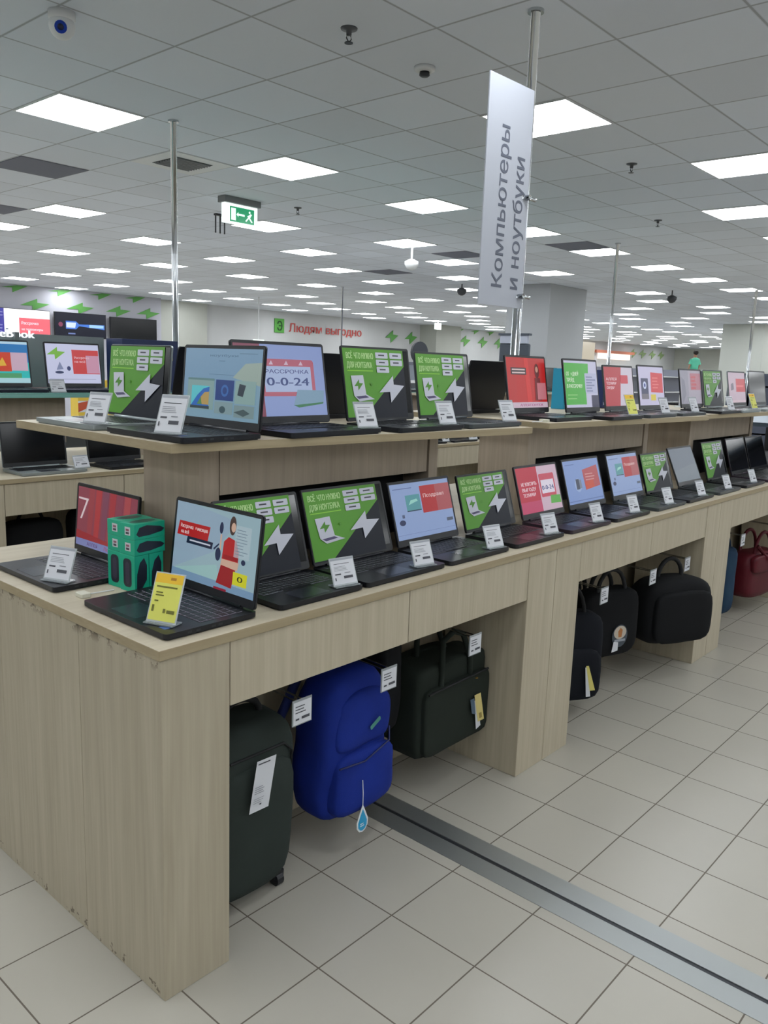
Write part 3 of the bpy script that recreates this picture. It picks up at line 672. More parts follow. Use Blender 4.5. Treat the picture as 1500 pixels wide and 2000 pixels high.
# risers and upper shelves
ZS0, ZS1 = 1.305, 1.33
def riser(x0, x1, y0, y1, lab, seam):
    t = empty('riser_box', (0, 0, 0), 0, lab, 'riser')
    m_ = MB(); m_.box(x0, y0+.004, ZT, x0+seam, y1, ZS0-.0005, WOODD); m_.build('end_box', t, bev=.001)
    m_ = MB(); m_.box(x0+seam+.007, y0+.010, 1.153, x1-seam*.75-.006, y0+.03, ZS0-.0005, WOODD); m_.build('front_panel', t)
    m_ = MB(); m_.box(x0+seam+.0005, y1-.16, ZT, x1-seam*.75-.0005, y1-.01, ZS0-.0005, mat((26, 27, 30), .8)); m_.build('inner_panel', t)  # black block added to paint the dark of the open interior
    m_ = MB(); m_.box(x1-seam*.75, y0+.004, ZT, x1, y1, ZS0-.0005, WOODD); m_.build('end_box', t, bev=.001)
def upper_shelf(pts, lab, z0=ZS0, z1=ZS1):
    m_ = MB(); m_.prism(pts, z0, z1, WOODX); o = m_.build('upper_shelf', bev=.001); o.data.materials.append(EDGE)
    for p_ in o.data.polygons:
        if abs(p_.normal.z) < .5: p_.material_index = 1
    tag(o, lab, 'shelf')
riser(.40, 1.508, .40, .69, 'wood riser standing on the near end of the worktop under the first upper shelf', .07)
riser(2.164, 3.42, .40, .67, 'wood riser in the middle of the worktop under the second upper shelf', .07)
riser(4.00, 5.16, .39, .67, 'wood riser at the far end of the worktop under the third upper shelf', .07)
upper_shelf([(.215, .268), (1.775, .152), (1.775, 1.03), (.215, 1.14)], 'nearest raised wood shelf, at the left, carrying six laptops')
upper_shelf([(2.06, .245), (3.66, .165), (3.66, 1.03), (2.06, 1.08)], 'middle raised wood shelf, to the right of the nearest one')
upper_shelf([(3.80, .225), (5.56, .14), (5.56, 1.03), (3.80, 1.08)], 'farthest raised wood shelf at the right edge')

# ---------------- laptops, lower row
Z = ZT
laptop((.04, .75, Z), -PI/2, 'seven', 'dark red screen laptop with white 7 at the left end of the counter', w=.362, d=.262, h=.222, tilt=5, body=BLACKM)
laptop((.04, .225, Z), -PI/2, 'girl', 'near corner laptop whose screen shows a woman in red on light blue', w=.378, d=.272, h=.244, tilt=7, body=BLACKM, sticker=True, key=mat((150, 146, 160), .5))
low = [
 ('black', 'black laptop with green promo film half hidden behind the corner laptop', .55, .32, BLACKM, True, .242),
 ('black', 'counter laptop with green promo film, right of the half hidden one', .915, .375, BLACKM, True, .243),
 ('news', 'counter laptop with a light blue screen and red box, above the green briefcase', 1.307, .352, BLACKM, False, .232),
 ('black', 'lower-row laptop with green promo film between a light blue and a red screen', 1.705, .350, BLACKM, True, .226),
 ('redwhite', 'lower-row laptop with a half red half white screen', 2.11, .350, PURP, False, .232),
 ('blue2', 'lower-row blue-screen laptop with a tilted orange-red box on it', 2.51, .355, BLACKM, False, .236),
 ('news', 'lower-row laptop with blue screen and dark red box, left of the pale glaring promo film', 2.945, .352, DSILV, False, .236),
 ('black', 'laptop with a pale glaring green promo film under the middle riser edge', 3.33, .352, BLACKM, True, .215),
 ('grad', 'silver-grey laptop with a painted grey reflection on its unlit screen in the lower row', 3.76, .352, DSILV, False, .232),
 ('black', 'far lower-row black laptop with green promo film under the third riser', 4.20, .35, BLACKM, True, .236),
 ('black', 'plain black laptop right of the far green promo film in the lower row', 4.62, .35, PURP, False, .24),
 ('black', 'last black laptop of the lower row at the right edge', 5.0, .36, BLACKM, False, .236)]
for k, (a_, lab, xc, w_, bm_, film, h_) in enumerate(low):
    laptop((xc, .035, Z), 0, a_, lab, w=w_, d=.24, h=h_, tilt=17 if k != 8 else 24, body=bm_, film=film, near=k < 5, group=None)
TAGS = 'white price tags on the lower laptop row'
price_tag((.075, .625, Z+.0185), -PI/2+.38, 'silver-white price tag on the laptop with the red screen', w=.084, h=.092)
price_tag((.075, .11, Z+.0185), -PI/2+.36, 'tall yellow price tag on the corner laptop', True, w=.078, h=.118)
for k, (x_, lab) in enumerate(((.655, 'white price tag in front of the half hidden green-film laptop'), (1.015, 'white price tag on the second green-film laptop from the near corner'), (1.42, 'white price tag on the laptop above the green briefcase'),
        (1.81, 'white price tag between the green-film and the red and white laptop'), (2.20, 'white price tag on the half red half white laptop'), (2.56, 'white price tag on the laptop with the orange-red tilted box'),
        (2.95, 'white price tag on the laptop left of the glaring promo film'), (3.38, 'white price tag on the pale glaring film laptop'), (3.78, 'white price tag on the grey glossy laptop'), (4.22, 'white price tag on the far lower-row laptop at the right edge'))):
    price_tag((x_, .055, Z+.0185), -.16, lab, w=.080 if k < 4 else .072, h=.078)
# teal boxed mice
BOXM = mat((18, 168, 134), .45); BOXD = mat((10, 128, 102), .45); MOUSE = mat((34, 40, 52), .35)
def mouse_box(loc, size, lying, lab):
    t = empty('mouse_box', loc, .10, lab, 'box', 'teal computer mouse boxes')
    sx, sy, sz = size; m_ = MB(); m_.box(0, 0, 0, sx, sy, sz, BOXM); m_.build('carton', t, bev=.001)
    m_ = MB()
    if lying:
        A = Art(m_, (0, sy, 0), (0, -1, 0), (0, 0, 1), (-1, 0, 0), sy, sz); A.r(.35, .25, .72, .78, PAPER); A.r(.42, .52, .64, .66, mat((150, 90, 110), .5)); A.r(.42, .32, .64, .46, INK)
        A = Art(m_, (0, 0, 0), (1, 0, 0), (0, 0, 1), (0, -1, 0), sx, sz); A.p([(.06, .35), (.14, .18), (.5, .2), (.9, .34), (.98, .5), (.85, .68), (.4, .86), (.16, .76)], MOUSE)
        A = Art(m_, (0, 0, sz), (1, 0, 0), (0, 1, 0), (0, 0, 1), sx, sy); A.p(oval(.5, .5, .40, .30), mat((14, 90, 76), .4))
    else:
        A = Art(m_, (0, sy, 0), (0, -1, 0), (0, 0, 1), (-1, 0, 0), sy, sz); A.rr(.22, .12, .78, .90, .12, MOUSE); A.rr(.36, .2, .64, .82, .1, mat((60, 58, 76), .4))
        A = Art(m_, (0, 0, 0), (1, 0, 0), (0, 0, 1), (0, -1, 0), sx, sz); A.p([(.12, .1), (.5, .08), (.84, .3), (.86, .7), (.66, .92), (.36, .8), (.16, .5)], MOUSE)
    m_.build('print', t)
bx, by = .205, .432
for j in range(2):
    for i in range(2):
        mouse_box((bx+i*.05-.0*j, by+j*.066+i*.005, Z), (.048, .064, .104), False, 'upright teal mouse box at the bottom of the stack, %s' % (('nearest the corner laptop', 'back right of the stack')[i] if j == 0 else ('front left of the stack', 'back left of the stack')[i]))
for j in range(2):
    for i in range(2):
        mouse_box((bx+.001, by+j*.066, Z+.1045+.0445*i), (.104, .064, .044), True, 'lying teal mouse box with a white sticker, %s %s' % (('lower', 'upper')[i], ('right of the stack', 'left of the stack')[j]))
# security pods
def pod(loc, rz, lab):
    t = empty('security_sensor', loc, rz, lab, 'security sensor')
    m_ = MB(); m_.prism(rrect(-.02, -.014, .02, .014, .006), 0, .012, mat((206, 204, 188), .4)); m_.build('pod', t, bev=.002)
    m_ = MB(); m_.tube([(0, .014, .005), (-.002, .03, .003), (.0, .06, .003), (.004, .09, .003)], .0018, WHITE, 6); m_.build('cable', t, True)
pod((.085, .495, Z+.0002), -PI/2, 'small cream security sensor between the two end laptops')
# ---------------- laptops, upper shelf
ZU = ZS1
laptop((.225, .852, ZU), -PI/2, 'black', 'silver laptop with green promo film at the left end of the upper shelf', w=.352, d=.262, h=.234, tilt=5, body=SILVER, film=True, bezel=.006, chin=.012)
laptop((.235, .432, ZU), -PI/2, 'site', 'large laptop with a pale blue web page screen, near corner of upper shelf', w=.378, d=.262, h=.238, tilt=5, body=BLACKM, sticker=True)
price_tag((.25, .71, ZU+.0185), -PI/2+.35, 'white price tag on the silver laptop of the upper shelf', w=.075, h=.092)
price_tag((.25, .335, ZU+.0185), -PI/2+.35, 'tall silver-white price tag in front of the pale blue web page laptop', w=.080, h=.104)
upl = [('instal', 'upper-shelf laptop whose screen shows a 0-0-24 calendar, beside the web page laptop', .785, .392, .225, .262, False, BLACKM),
 ('black', 'upper-shelf laptop with green promo film right of the 0-0-24 screen', 1.225, .360, .205, .262, True, BLACKM),
 ('black', 'upper-shelf laptop with green promo film at the right end of the nearest shelf', 1.605, .345, .20, .255, True, DSILV),
 ('redonly', 'upper-shelf laptop with a fully red advert screen left on the middle shelf', 2.33, .350, .27, .265, False, BLACKM),
 ('greenwhite', 'upper-shelf laptop with a green and white advert screen', 2.72, .345, .20, .262, False, BLACKM),
 ('redwhite2', 'upper-shelf laptop with a dark red and pale screen right of the green one', 3.13, .350, .20, .24, False, DSILV),
 ('whitered', 'upper-shelf laptop with a white screen with a red square and a blue ring', 3.54, .350, .20, .25, False, DSILV),
 ('greyred', 'upper-shelf laptop with a dull grey-pink screen left on the farthest shelf', 4.12, .345, .20, .24, False, BLACKM),
 ('black', 'upper-shelf laptop with green promo film on the farthest shelf', 4.47, .345, .19, .24, True, SILVER),
 ('whitered2', 'upper-shelf laptop with a pale screen and dark red box on the farthest shelf', 4.92, .345, .19, .24, False, SILVER),
 ('black', 'upper-shelf laptop with a switched off dark screen at the right edge', 5.32, .36, .18, .25, False, SILVER)]
for k, (a_, lab, xc, w_, y_, h_, film, bm_) in enumerate(upl):
    laptop((xc, y_, ZU), 0, a_, lab, w=w_, d=.25, h=h_, tilt=10, body=bm_, film=film, near=k < 3)
for x_, y_, ye, lab in ((.93, .24, 0, 'white price tag in front of the 0-0-24 laptop'), (1.33, .225, 0, 'white price tag on the green-film laptop right of the 0-0-24 screen'), (1.71, .215, 0, 'white price tag at the right end of the nearest upper shelf'),
        (2.40, .29, 0, 'white price tag low on the red advert laptop'), (2.80, .215, 1, 'yellow price tag in front of the green and white screen'), (3.20, .22, 0, 'white price tag in front of the dark red and pale screen'),
        (3.60, .22, 0, 'white price tag in front of the white screen with a blue ring'), (4.18, .22, 0, 'white price tag on the grey-pink screen laptop'), (4.58, .21, 1, 'yellow price tag on the farthest upper shelf'),
        (4.98, .21, 0, 'white price tag in front of the pale screen with the dark red box'), (5.38, .20, 0, 'white price tag at the right edge of the upper row')):
    if x_ == 2.40: continue
    price_tag((x_, y_, ZU+.0185), -.12, lab, bool(ye), w=.078, h=.082 if not ye else .10)
pod((2.11, .30, ZU), PI/2, 'small cream security sensor at the left end of the middle upper shelf')
# small upright boxes and cards behind the upper row
def product_box(loc, sx, sz, rgb, label, rgb2):
    t = empty('product_box', loc, 0, label, 'box'); m_ = MB(); m_.box(-sx/2, 0, 0, sx/2, .08, sz, mat(rgb, .4)); m_.build('carton', t, bev=.001)
    m_ = MB(); A = Art(m_, (-sx/2, 0, 0), (1, 0, 0), (0, 0, 1), (0, -1, 0), sx, sz, .0006); A.lines(.15, .08, .85, .5, 3, mat(rgb2, .5), 3, .5); A.lines(.15, .6, .85, .92, 2, mat(rgb2, .5), 7, .5); m_.build('print', t)
product_box((3.31, .86, ZU), .10, .232, (30, 150, 186), 'narrow cyan product box between the red and the green and white laptops', (120, 214, 232))
product_box((3.80, .86, ZU), .12, .232, (24, 44, 96), 'narrow navy product box between the green and the dark red laptops', (206, 212, 226))
t = empty('card_stand', (4.66, .74, ZU), .3, 'tall slim white printed card between the white screen and grey-pink laptops', 'card')
m_ = MB(); m_.box(-.07, -.03, 0, .07, .03, .006, WHITE); m_.build('foot', t); m_ = MB(); m_.box(-.06, -.002, .006, .06, .002, .245, PAPER); m_.build('card', t)
m_ = MB(); A = Art(m_, (-.06, -.002, .006), (1, 0, 0), (0, 0, 1), (0, -1, 0), .12, .239, .0006); A.lines(.15, .3, .85, .9, 7, INK, 3, .4); A.o_(.5, .16, .05, INK); m_.build('print', t)
# laptops of the back rows seen from behind
for k, (x_, lab) in enumerate(((.745, 'closed-back view of a black laptop facing away behind the web page laptop'), (1.31, 'black laptop facing away behind the two upper green-film laptops'), (2.34, 'black laptop facing away at the left end of the middle shelf'),
        (5.1, 'black laptop facing away on the farthest shelf'))):
    laptop((x_, 1.03, ZU), PI, 'black', lab, w=.36, d=.24, h=.24, tilt=14, near=False)
0 and laptop((1.955+.0, .62, ZT), PI*0, 'black', 'black laptop standing low in the gap between the first two risers', w=.34, d=.24, h=.235, tilt=14, near=False)
for k, x_ in ((0, .9), (3, 3.0)):
    laptop((x_, 1.16, ZT), PI, 'black', ('black laptop facing away on the hidden side of the worktop, %s' % ('first from the near end', 'second from the near end', 'behind the middle riser', 'third riser side')[k]), w=.36, d=.24, h=.235, tilt=12, near=False)

# ================================================================== bags
def soft(w, d, h, mt, nz=.006, ex=5.0, seed=0, sub=8, taper=0.0, topdrop=0.0):
    """padded fabric volume centred on x,y, from z=0 to h"""
    bm = bmesh.new(); bmesh.ops.create_cube(bm, size=2); bmesh.ops.subdivide_edges(bm, edges=bm.edges[:], cuts=sub, use_grid_fill=True)
    for v in bm.verts:
        p = v.co.copy(); q = (abs(p.x)**ex+abs(p.y)**ex+abs(p.z)**ex)**(1/ex); m_ = max(abs(p.x), abs(p.y), abs(p.z))
        p = p*(m_/q)
        x, y, z = p.x*w/2, p.y*d/2, (p.z+1)*h/2
        f = 1-taper*(z/h); x *= f; y *= (1-taper*1.5*(z/h))
        z -= topdrop*abs(p.x)**2*(z/h)
        nn = noise.noise_vector(Vector((x*9+seed, y*9, z*9)))
        v.co = Vector((x, y, z))+nn*nz
    me = bpy.data.meshes.new('body'); bm.to_mesh(me); bm.free(); me.materials.append(mt)
    me.polygons.foreach_set('use_smooth', [True]*len(me.polygons)); return me
def tear(o, mt, s=.045):
    m_ = MB(); pts = [(0, .06), (.012, .035), (.022, .012), (.021, -.006), (.012, -.018), (0, -.022), (-.012, -.018), (-.021, -.006), (-.022, .012), (-.012, .035)]
    k = s/.045; m_.prism([(x*k, y*k) for x, y in pts], 0, .0015, mt)
    return m_
GG = cloth('grey_green_nylon', (48, 56, 53), (40, 47, 44)); BLUE = cloth('blue_nylon', (20, 46, 140), (14, 34, 112), .5); DG = cloth('dark_green_canvas', (34, 41, 35), (28, 34, 29))
BK = cloth('black_nylon', (15, 17, 20), (11, 12, 15)); NV = cloth('navy_nylon', (15, 19, 28), (11, 14, 21)); RED = cloth('dark_red_leather', (92, 22, 34), (74, 16, 27), .4, .5); TL = cloth('teal_fabric', (36, 66, 84), (26, 42, 74)); STRAP = mat((18, 19, 22), .8)
def hang_hook(x, z, lab, y1=.03):
    t = empty('display_hook', (x, 0, 0), 0, lab, 'hook')
    m_ = MB(); m_.tube([(-.012, .404, z+.02), (-.012, y1, z+.01)], .0025, STEEL, 8); m_.tube([(.012, .404, z+.02), (.012, y1, z+.01)], .0025, STEEL, 8); m_.build('rod', t, True)
    m_ = MB(); m_.box(-.036, y1-.003, z-.055, .036, y1, z+.02, mat((180, 186, 190), .2, 0, 0, .5, .6)); m_.build('holder', t)
    m_ = MB(); A = Art(m_, (-.033, y1-.003, z-.052), (1, 0, 0), (0, 0, 1), (0, -1, 0), .066, .066, .0006); A.r(0, 0, 1, 1, PAPER); A.lines(.1, .5, .9, .9, 3, INK, 4, .35); A.r(.45, .2, .9, .32, INK); A.r(.1, .2, .3, .28, INK); m_.build('price_card', t)
for x_, z_, lab in ((.475, .615, 'double hook with a white price card above the grey-green suitcase'), (.84, .610, 'double hook with a white price card above the blue backpack'), (1.30, .610, 'double hook with a white price card above the dark green briefcase'),
                 (2.28, .60, 'hook price card over the navy bag in the second opening'), (2.79, .595, 'hook price card in the middle of the second opening'), (3.22, .59, 'hook price card over the large black bag'),
                 (4.08, .60, 'hook price card over the teal bag'), (4.62, .60, 'hook price card over the dark red handbag')):
    hang_hook(x_, z_, lab, .04)
def bag(name, loc, rz, label, cat='bag', rx=0):
    t = empty(name, loc, rz, label, cat); t.rotation_euler = (rx, 0, rz); return t
def handle(t, pts, r=.008, mt=STRAP, name='handle'):
    m_ = MB(); m_.tube(pts, r, mt, 8); return m_.build(name, t, True)
def arc(w, z0, h, y=0, n=10): return [(-w/2*math.cos(PI*i/n), y, z0+h*math.sin(PI*i/n)) for i in range(n+1)]
# suitcase
t = bag('suitcase', (.375, .22, .0), 0, 'grey-green soft suitcase with a big white paper tag in the nearest opening', 'suitcase', .05)
put('body', soft(.31, .20, .53, GG, .004, seed=3), t, loc=(0, 0, .035))
put('front_pocket', soft(.27, .05, .40, GG, .003, seed=8, sub=5), t, loc=(.0, -.085, .06))
handle(t, arc(.15, .555, .06, 0), .011); handle(t, [(-.12, -.02, .5), (-.125, .0, .60), (-.08, .08, .67)], .012, STRAP, 'shoulder_strap'); handle(t, [(-.12, -.11, .45), (-.13, -.11, .30), (-.135, -.10, .14)], .008, STRAP, 'strap')
m_ = MB(); m_.tube([(.118, -.098, .12), (.120, -.098, .46), (.09, -.096, .49), (-.1, -.096, .49)], .004, STRAP, 6); m_.build('zipper', t, True)
for x_ in (-.12, .12):
    for y_ in (-.06, .07):
        m_ = MB(); m_.tube([(x_-.012, y_, .022), (x_+.012, y_, .022)], .022, BLACKP, 16); m_.box(x_-.018, y_-.012, .02, x_+.018, y_+.012, .05, BLACKP); m_.build('wheel', t)
m_ = MB(); A = Art(m_, (-.055, -.128, .34), (1, 0, -.02), (.14, 0, 1), (0, -1, 0), .068, .15, .0008); A.r(0, 0, 1, 1, PAPER); A.r(.08, .92, .7, .945, INK); A.lines(.1, .36, .7, .52, 4, mat((140, 142, 150), .6), 3, .35); A.lines(.1, .18, .8, .3, 3, mat((150, 152, 160), .6), 9, .3); A.k += 1
A.r(.42, .13, .52, .16, INK); o = m_.build('paper_tag', t); o['label'] = 'large white paper tag'
# blue backpack
t = bag('backpack', (.80, .20, .12), 0, 'bright blue backpack with a blue drop-shaped tag hanging under the near counter', 'backpack')
put('body', soft(.315, .19, .485, BLUE, .013, seed=11, sub=10, taper=.06, topdrop=.05), t)
put('front_pocket', soft(.27, .08, .20, BLUE, .008, seed=21, sub=7, taper=.05), t, loc=(.005, -.085, .03))
put('upper_pocket', soft(.26, .06, .19, BLUE, .008, seed=25, sub=7, taper=.06, topdrop=.03), t, loc=(.01, -.075, .235))
handle(t, arc(.09, .47, .055, .05), .008, mat((14, 30, 90), .8)); handle(t, [(-.1, .09, .46), (-.15, .13, .30), (-.15, .1, .18), (-.14, .09, .12)], .016, mat((14, 30, 90), .8), 'shoulder_strap')
m_ = MB(); m_.tube([(-.13, -.125, .215), (-.02, -.128, .205), (.10, -.122, .235), (.135, -.09, .26)], .003, mat((10, 24, 80), .5), 6); m_.build('zipper', t, True)
m_ = MB(); A = Art(m_, (.02, -.113, .29), (1, 0, .55), (-.4, 0, 1), (0, -1, 0), .045, .014, .001); A.rr(0, 0, 1, 1, .3, mat((60, 130, 120), .3)); m_.build('badge', t)
m_ = MB(); m_.tube([(-.03, -.130, .145), (-.028, -.132, .10), (-.03, -.134, .055)], .0013, WHITE, 6); m_.build('tag_string', t)
tg = tear(None, WHITE, .052); o = tg.build('drop_tag', t); o.rotation_euler = (PI/2, 0, 0); o.location = (-.03, -.133, -.005)
tg = tear(None, mat((36, 150, 196), .4), .040); q = tg.build('drop_print', o); q.location = (0, 0, .0012)
m_ = MB(); A = Art(m_, (-.011, -.004, .0028), (1, 0, 0), (0, 1, 0), (0, 0, 1), .022, .014, .0001); A.lines(0, 0, 1, 1, 2, WHITE, 3, .5); m_.build('tag_writing', o)
# black strap bag behind
t = bag('hanging_bag', (1.045, .27, .28), .0, 'flat black bag hanging between the blue backpack and the green briefcase')
put('body', soft(.11, .16, .38, BK, .005, seed=31, sub=6), t); handle(t, arc(.06, .36, .05), .007)
# green briefcase
t = bag('briefcase', (1.33, .215, .165), 0, 'dark green fabric briefcase with a cream tag hanging in the nearest opening', 'briefcase')
put('body', soft(.41, .15, .335, DG, .003, ex=14, seed=41, sub=9), t)
put('front_pocket', soft(.39, .04, .25, DG, .003, ex=12, seed=44, sub=8), t, loc=(.01, -.075, .01)); put('back_compartment', soft(.39, .07, .32, DG, .003, seed=47, sub=6), t, loc=(-.02, .085, .02))
for y_ in (-.07, .05): handle(t, [(-.09, y_-.012, .20), (-.085, y_-.008, .33), (-.06, y_+.01, .415), (.0, y_+.01, .44), (.06, y_+.01, .415), (.085, y_-.008, .33), (.09, y_-.012, .20)], .011, DG)
m_ = MB(); m_.tube([(-.18, -.1, .255), (0, -.104, .262), (.18, -.1, .262)], .004, STRAP, 6); m_.build('zipper', t, True)
m_ = MB(); m_.lathe([(.006, 0), (.006, .002)], mat((190, 150, 70), .3, .8), (.11, -.096, .24)); m_.build('stud', t)
m_ = MB(); A = Art(m_, (.105, -.104, .065), (1, .0, .0), (-.28, 0, 1), (0, -1, 0), .045, .115, .0008); A.p([(0, -.25), (.7, -.18), (.7, .8), (.3, .8)], PAPER); A.p([(.2, .3), (-.3, .4), (-.25, .9), (.3, .9)], mat((70, 90, 110), .4)); A.r(.35, .0, 1.25, 1, mat((212, 196, 128), .5)); A.r(.6, .1, 1.0, .3, mat((150, 130, 70), .5)); m_.build('swing_tag', t)
# second opening
t = bag('tote_bag', (2.25, .20, .06), -.55, 'navy laptop bag with a yellow and white swing tag, second opening', 'bag')
put('body', soft(.36, .14, .42, NV, .006, seed=51), t); put('front_pocket', soft(.30, .05, .24, NV, .005, seed=52, sub=5), t, loc=(0, -.07, .02)); handle(t, arc(.16, .40, .14, -.02), .009)
m_ = MB(); A = Art(m_, (.07, -.108, .06), (1, 0, 0), (-.2, 0, 1), (0, -1, 0), .045, .14, .0008); A.p([(-.1, -.1), (.4, -.1), (.5, .9), (.2, .9)], PAPER); A.p([(.4, .1), (1.0, .1), (.6, .95), (.3, .95)], mat((208, 196, 110), .5)); m_.build('swing_tag', t)
t = bag('laptop_bag', (2.66, .21, .17), -.35, 'black laptop bag with a round picture tag in the middle of the second opening', 'bag')
put('body', soft(.36, .15, .34, BK, .006, seed=55), t); handle(t, arc(.18, .32, .12, -.03), .010); handle(t, arc(.14, .32, .10, .04), .010)
m_ = MB(); A = Art(m_, (-.02, -.083, .05), (1, 0, 0), (0, 0, 1), (0, -1, 0), .10, .12, .0008); A.p(oval(.5, .55, .5, .48), mat((60, 70, 80), .4)); A.p(oval(.5, .7, .4, .28), mat((190, 180, 165), .4)); A.p([(.4, .5), (.6, .5), (.65, .8), (.5, .9), (.36, .75)], mat((170, 110, 60), .5)); A.r(.15, .32, .85, .42, mat((150, 155, 165), .4)); A.p([(.0, -.1), (.4, -.05), (.4, .3), (.1, .35)], PAPER); m_.build('picture_tag', t)
t = bag('laptop_bag', (3.09, .06, .185), -.42, 'large plain black laptop bag sticking out of the right side of the second opening', 'bag')
put('body', soft(.43, .20, .345, BK, .005, seed=61, sub=9, topdrop=.02), t); put('front_pocket', soft(.38, .05, .27, BK, .004, seed=62, sub=6), t, loc=(0, -.095, .015)); handle(t, arc(.16, .33, .10, .02), .011)
t = bag('strap_bundle', (2.52, .37, .32), 0, 'tangle of black bag straps hanging at the back of the second opening', 'straps')
for k in range(6): handle(t, [(-.15+.06*k, 0, .32), (-.17+.07*k, -.03*(k % 2), .12), (-.12+.05*k, -.02, 0), (-.07+.06*k, .0, .15), (-.1+.06*k, .01, .32)], .009, STRAP, 'strap')
# third opening
t = bag('tote_bag', (4.10, .14, .10), -.2, 'slim teal and blue bag at the left of the third opening', 'bag')
put('body', soft(.13, .12, .42, TL, .006, seed=71, sub=6), t); handle(t, arc(.10, .4, .08), .007, TL); handle(t, [(-.1, -.05, .25), (-.11, -.06, .05), (-.09, -.06, .0)], .006, mat((190, 170, 180), .6), 'ribbon')
t = bag('handbag', (4.72, .15, .10), -.15, 'dark red leather handbag hanging in the third opening', 'handbag')
put('body', soft(.44, .18, .31, RED, .008, seed=75), t); put('flap', soft(.40, .05, .12, RED, .006, seed=76, sub=6), t, loc=(0, -.085, .18))
for y_ in (-.05, .05): handle(t, arc(.22, .29, .15, y_), .011, RED)
m_ = MB(); m_.tube([(-.12, -.07, .36), (-.04, -.11, .27), (.10, -.12, .30), (.2, -.08, .38)], .012, RED, 8); m_.build('strap', t, True)
m_ = MB(); A = Art(m_, (.12, -.094, .10), (1, 0, 0), (0, 0, 1), (0, -1, 0), .05, .08, .0008); A.p(oval(.5, .5, .5, .5), PAPER); m_.build('round_tag', t)
t = bag('handbag', (4.38, .34, .14), 0, 'crimson folded handbag behind the dark red one', 'handbag')
put('body', soft(.26, .12, .34, cloth('crimson_leather', (150, 34, 56), (104, 20, 38), .5, .45), .014, seed=78), t); handle(t, arc(.14, .33, .1), .009, RED)

# ================================================================== far island
FY = 2.67
FM = []
fx0 = .829-.197
for k in range(-1, 4):
    # seams of the far island seen at x = .83 and 1.52 : fascia boundaries
    c_ = copy_tree(U2); c_.location = (fx0+ML*k, FY, 0); c_['label'] = 'pale wood counter unit of the far island, %s' % ('beyond the left edge', 'at the left behind the red-screen laptop', 'seen through the gap between the risers', 'behind the middle riser', 'at the far right end')[k+1]
    FM.append(c_)
m_ = MB(); m_.box(fx0-ML, FY-.006, ZB, fx0+4*ML, FY+DEP+.006, ZT, WOODX); o = m_.build('worktop', bev=.0015); tag(o, 'long wood worktop of the far island behind the near one', 'worktop')
o.data.materials.append(EDGE)
for p_ in o.data.polygons:
    if abs(p_.normal.z) < .5: p_.material_index = 1
for k, (x0_, x1_) in enumerate(((-.9, 1.43), (2.0, 3.6), (4.2, 5.8), (6.0, 7.3))):
    t = empty('riser_box', (0, 0, 0), 0, 'dark wood riser of the far island, %s' % ('at the left edge', 'behind the nearest shelf', 'behind the middle shelf', 'behind the farthest shelf')[k], 'riser')
    m_ = MB(); m_.box(x0_, FY+.50, ZT+.12*(k == 0), x1_, FY+.80, 1.295, WOODD); m_.build('front_panel', t)
    if k == 0:
        m_ = MB(); m_.box(x0_, FY+.55, ZT, x0_+.05, FY+.75, ZT+.12, WOODD); m_.build('foot', t); m_ = MB(); m_.box(x1_-.05, FY+.55, ZT, x1_, FY+.75, ZT+.12, WOODD); m_.build('foot', t)
GLASS = mat((120, 168, 160), .08, 0, 0, .6)
for k, (x0_, x1_) in enumerate(((-1.0, 1.80), (1.9, 3.8), (3.9, 5.8), (5.9, 7.6))):
    m_ = MB(); m_.box(x0_, FY+.33, 1.296, x1_, FY+1.05, 1.318, WOODX if k else GLASS); m_.box(x0_, FY+.33, 1.3185, x1_, FY+1.05, 1.324, GLASS)
    tag(m_.build('upper_shelf', bev=.001), 'raised shelf with a glassy green top on the far island, %s' % ('left edge', 'behind the near shelf', 'behind the middle shelf', 'behind the farthest shelf')[k], 'shelf')
ZF = 1.324
# grey lit display rack at the left
t = empty('display_rack', (0, 0, 0), 0, 'grey metal display rack behind the two laptops on the far island shelf at the left', 'rack')
m_ = MB(); m_.box(-.9, 3.62, 1.325, 1.95, 3.64, 1.66, mat((128, 136, 138), .5)); m_.build('back_panel', t)
m_ = MB(); m_.box(1.335, 3.58, 1.325, 1.36, 3.62, 1.665, mat((110, 118, 120), .4)); m_.build('post', t)
m_ = MB(); A = Art(m_, (.99, 3.61, 1.628), (1, 0, 0), (0, 0, 1), (0, -1, 0), .34, .06, .004); A.t('MateBook', .40, .1, .8, em((245, 250, 255), 1.4), 1, .06); m_.build('lettering', t)
laptop((1.09, FY+.36, ZF), 0, 'teal', 'laptop with a turquoise and orange screen on the far island at the left edge', w=.36, d=.22, h=.27, tilt=8, near=False, body=NAVY)
laptop((1.54, FY+.36, ZF), 0, 'boltwhite', 'laptop with a white screen and green bolt on the far island behind the silver laptop', w=.36, d=.22, h=.27, tilt=8, near=False, body=NAVY)
price_tag((1.32, FY+.35, ZF), 0, 'pale price tag between the two lit laptops of the far island', w=.085, h=.075)
price_tag((1.77, FY+.35, ZF), 0, 'pale price tag right of the white and green screen on the far island', w=.075, h=.075)
far = (('black', 2.55, .36, 'black'), ('redonly', 3.0, .36, 'reddish'), ('black', 3.4, .36, 'black second'), ('cyan', 4.55, .34, 'bright cyan'), ('bluebox', 5.05, .34, 'dark blue second'),
       ('cyan', 5.5, .3, 'cyan second'), ('bluebox', 6.3, .34, 'dark blue third'), ('black', 6.8, .36, 'black third'), ('black', 7.25, .36, 'black fourth'))
for k, (a_, x_, w_, nm) in enumerate(far):
    laptop((x_, FY+.40, ZF), 0, a_, 'far island laptop, %s screen, mostly hidden behind the near upper row' % nm, w=w_, d=.22, h=.235, tilt=8, near=False)
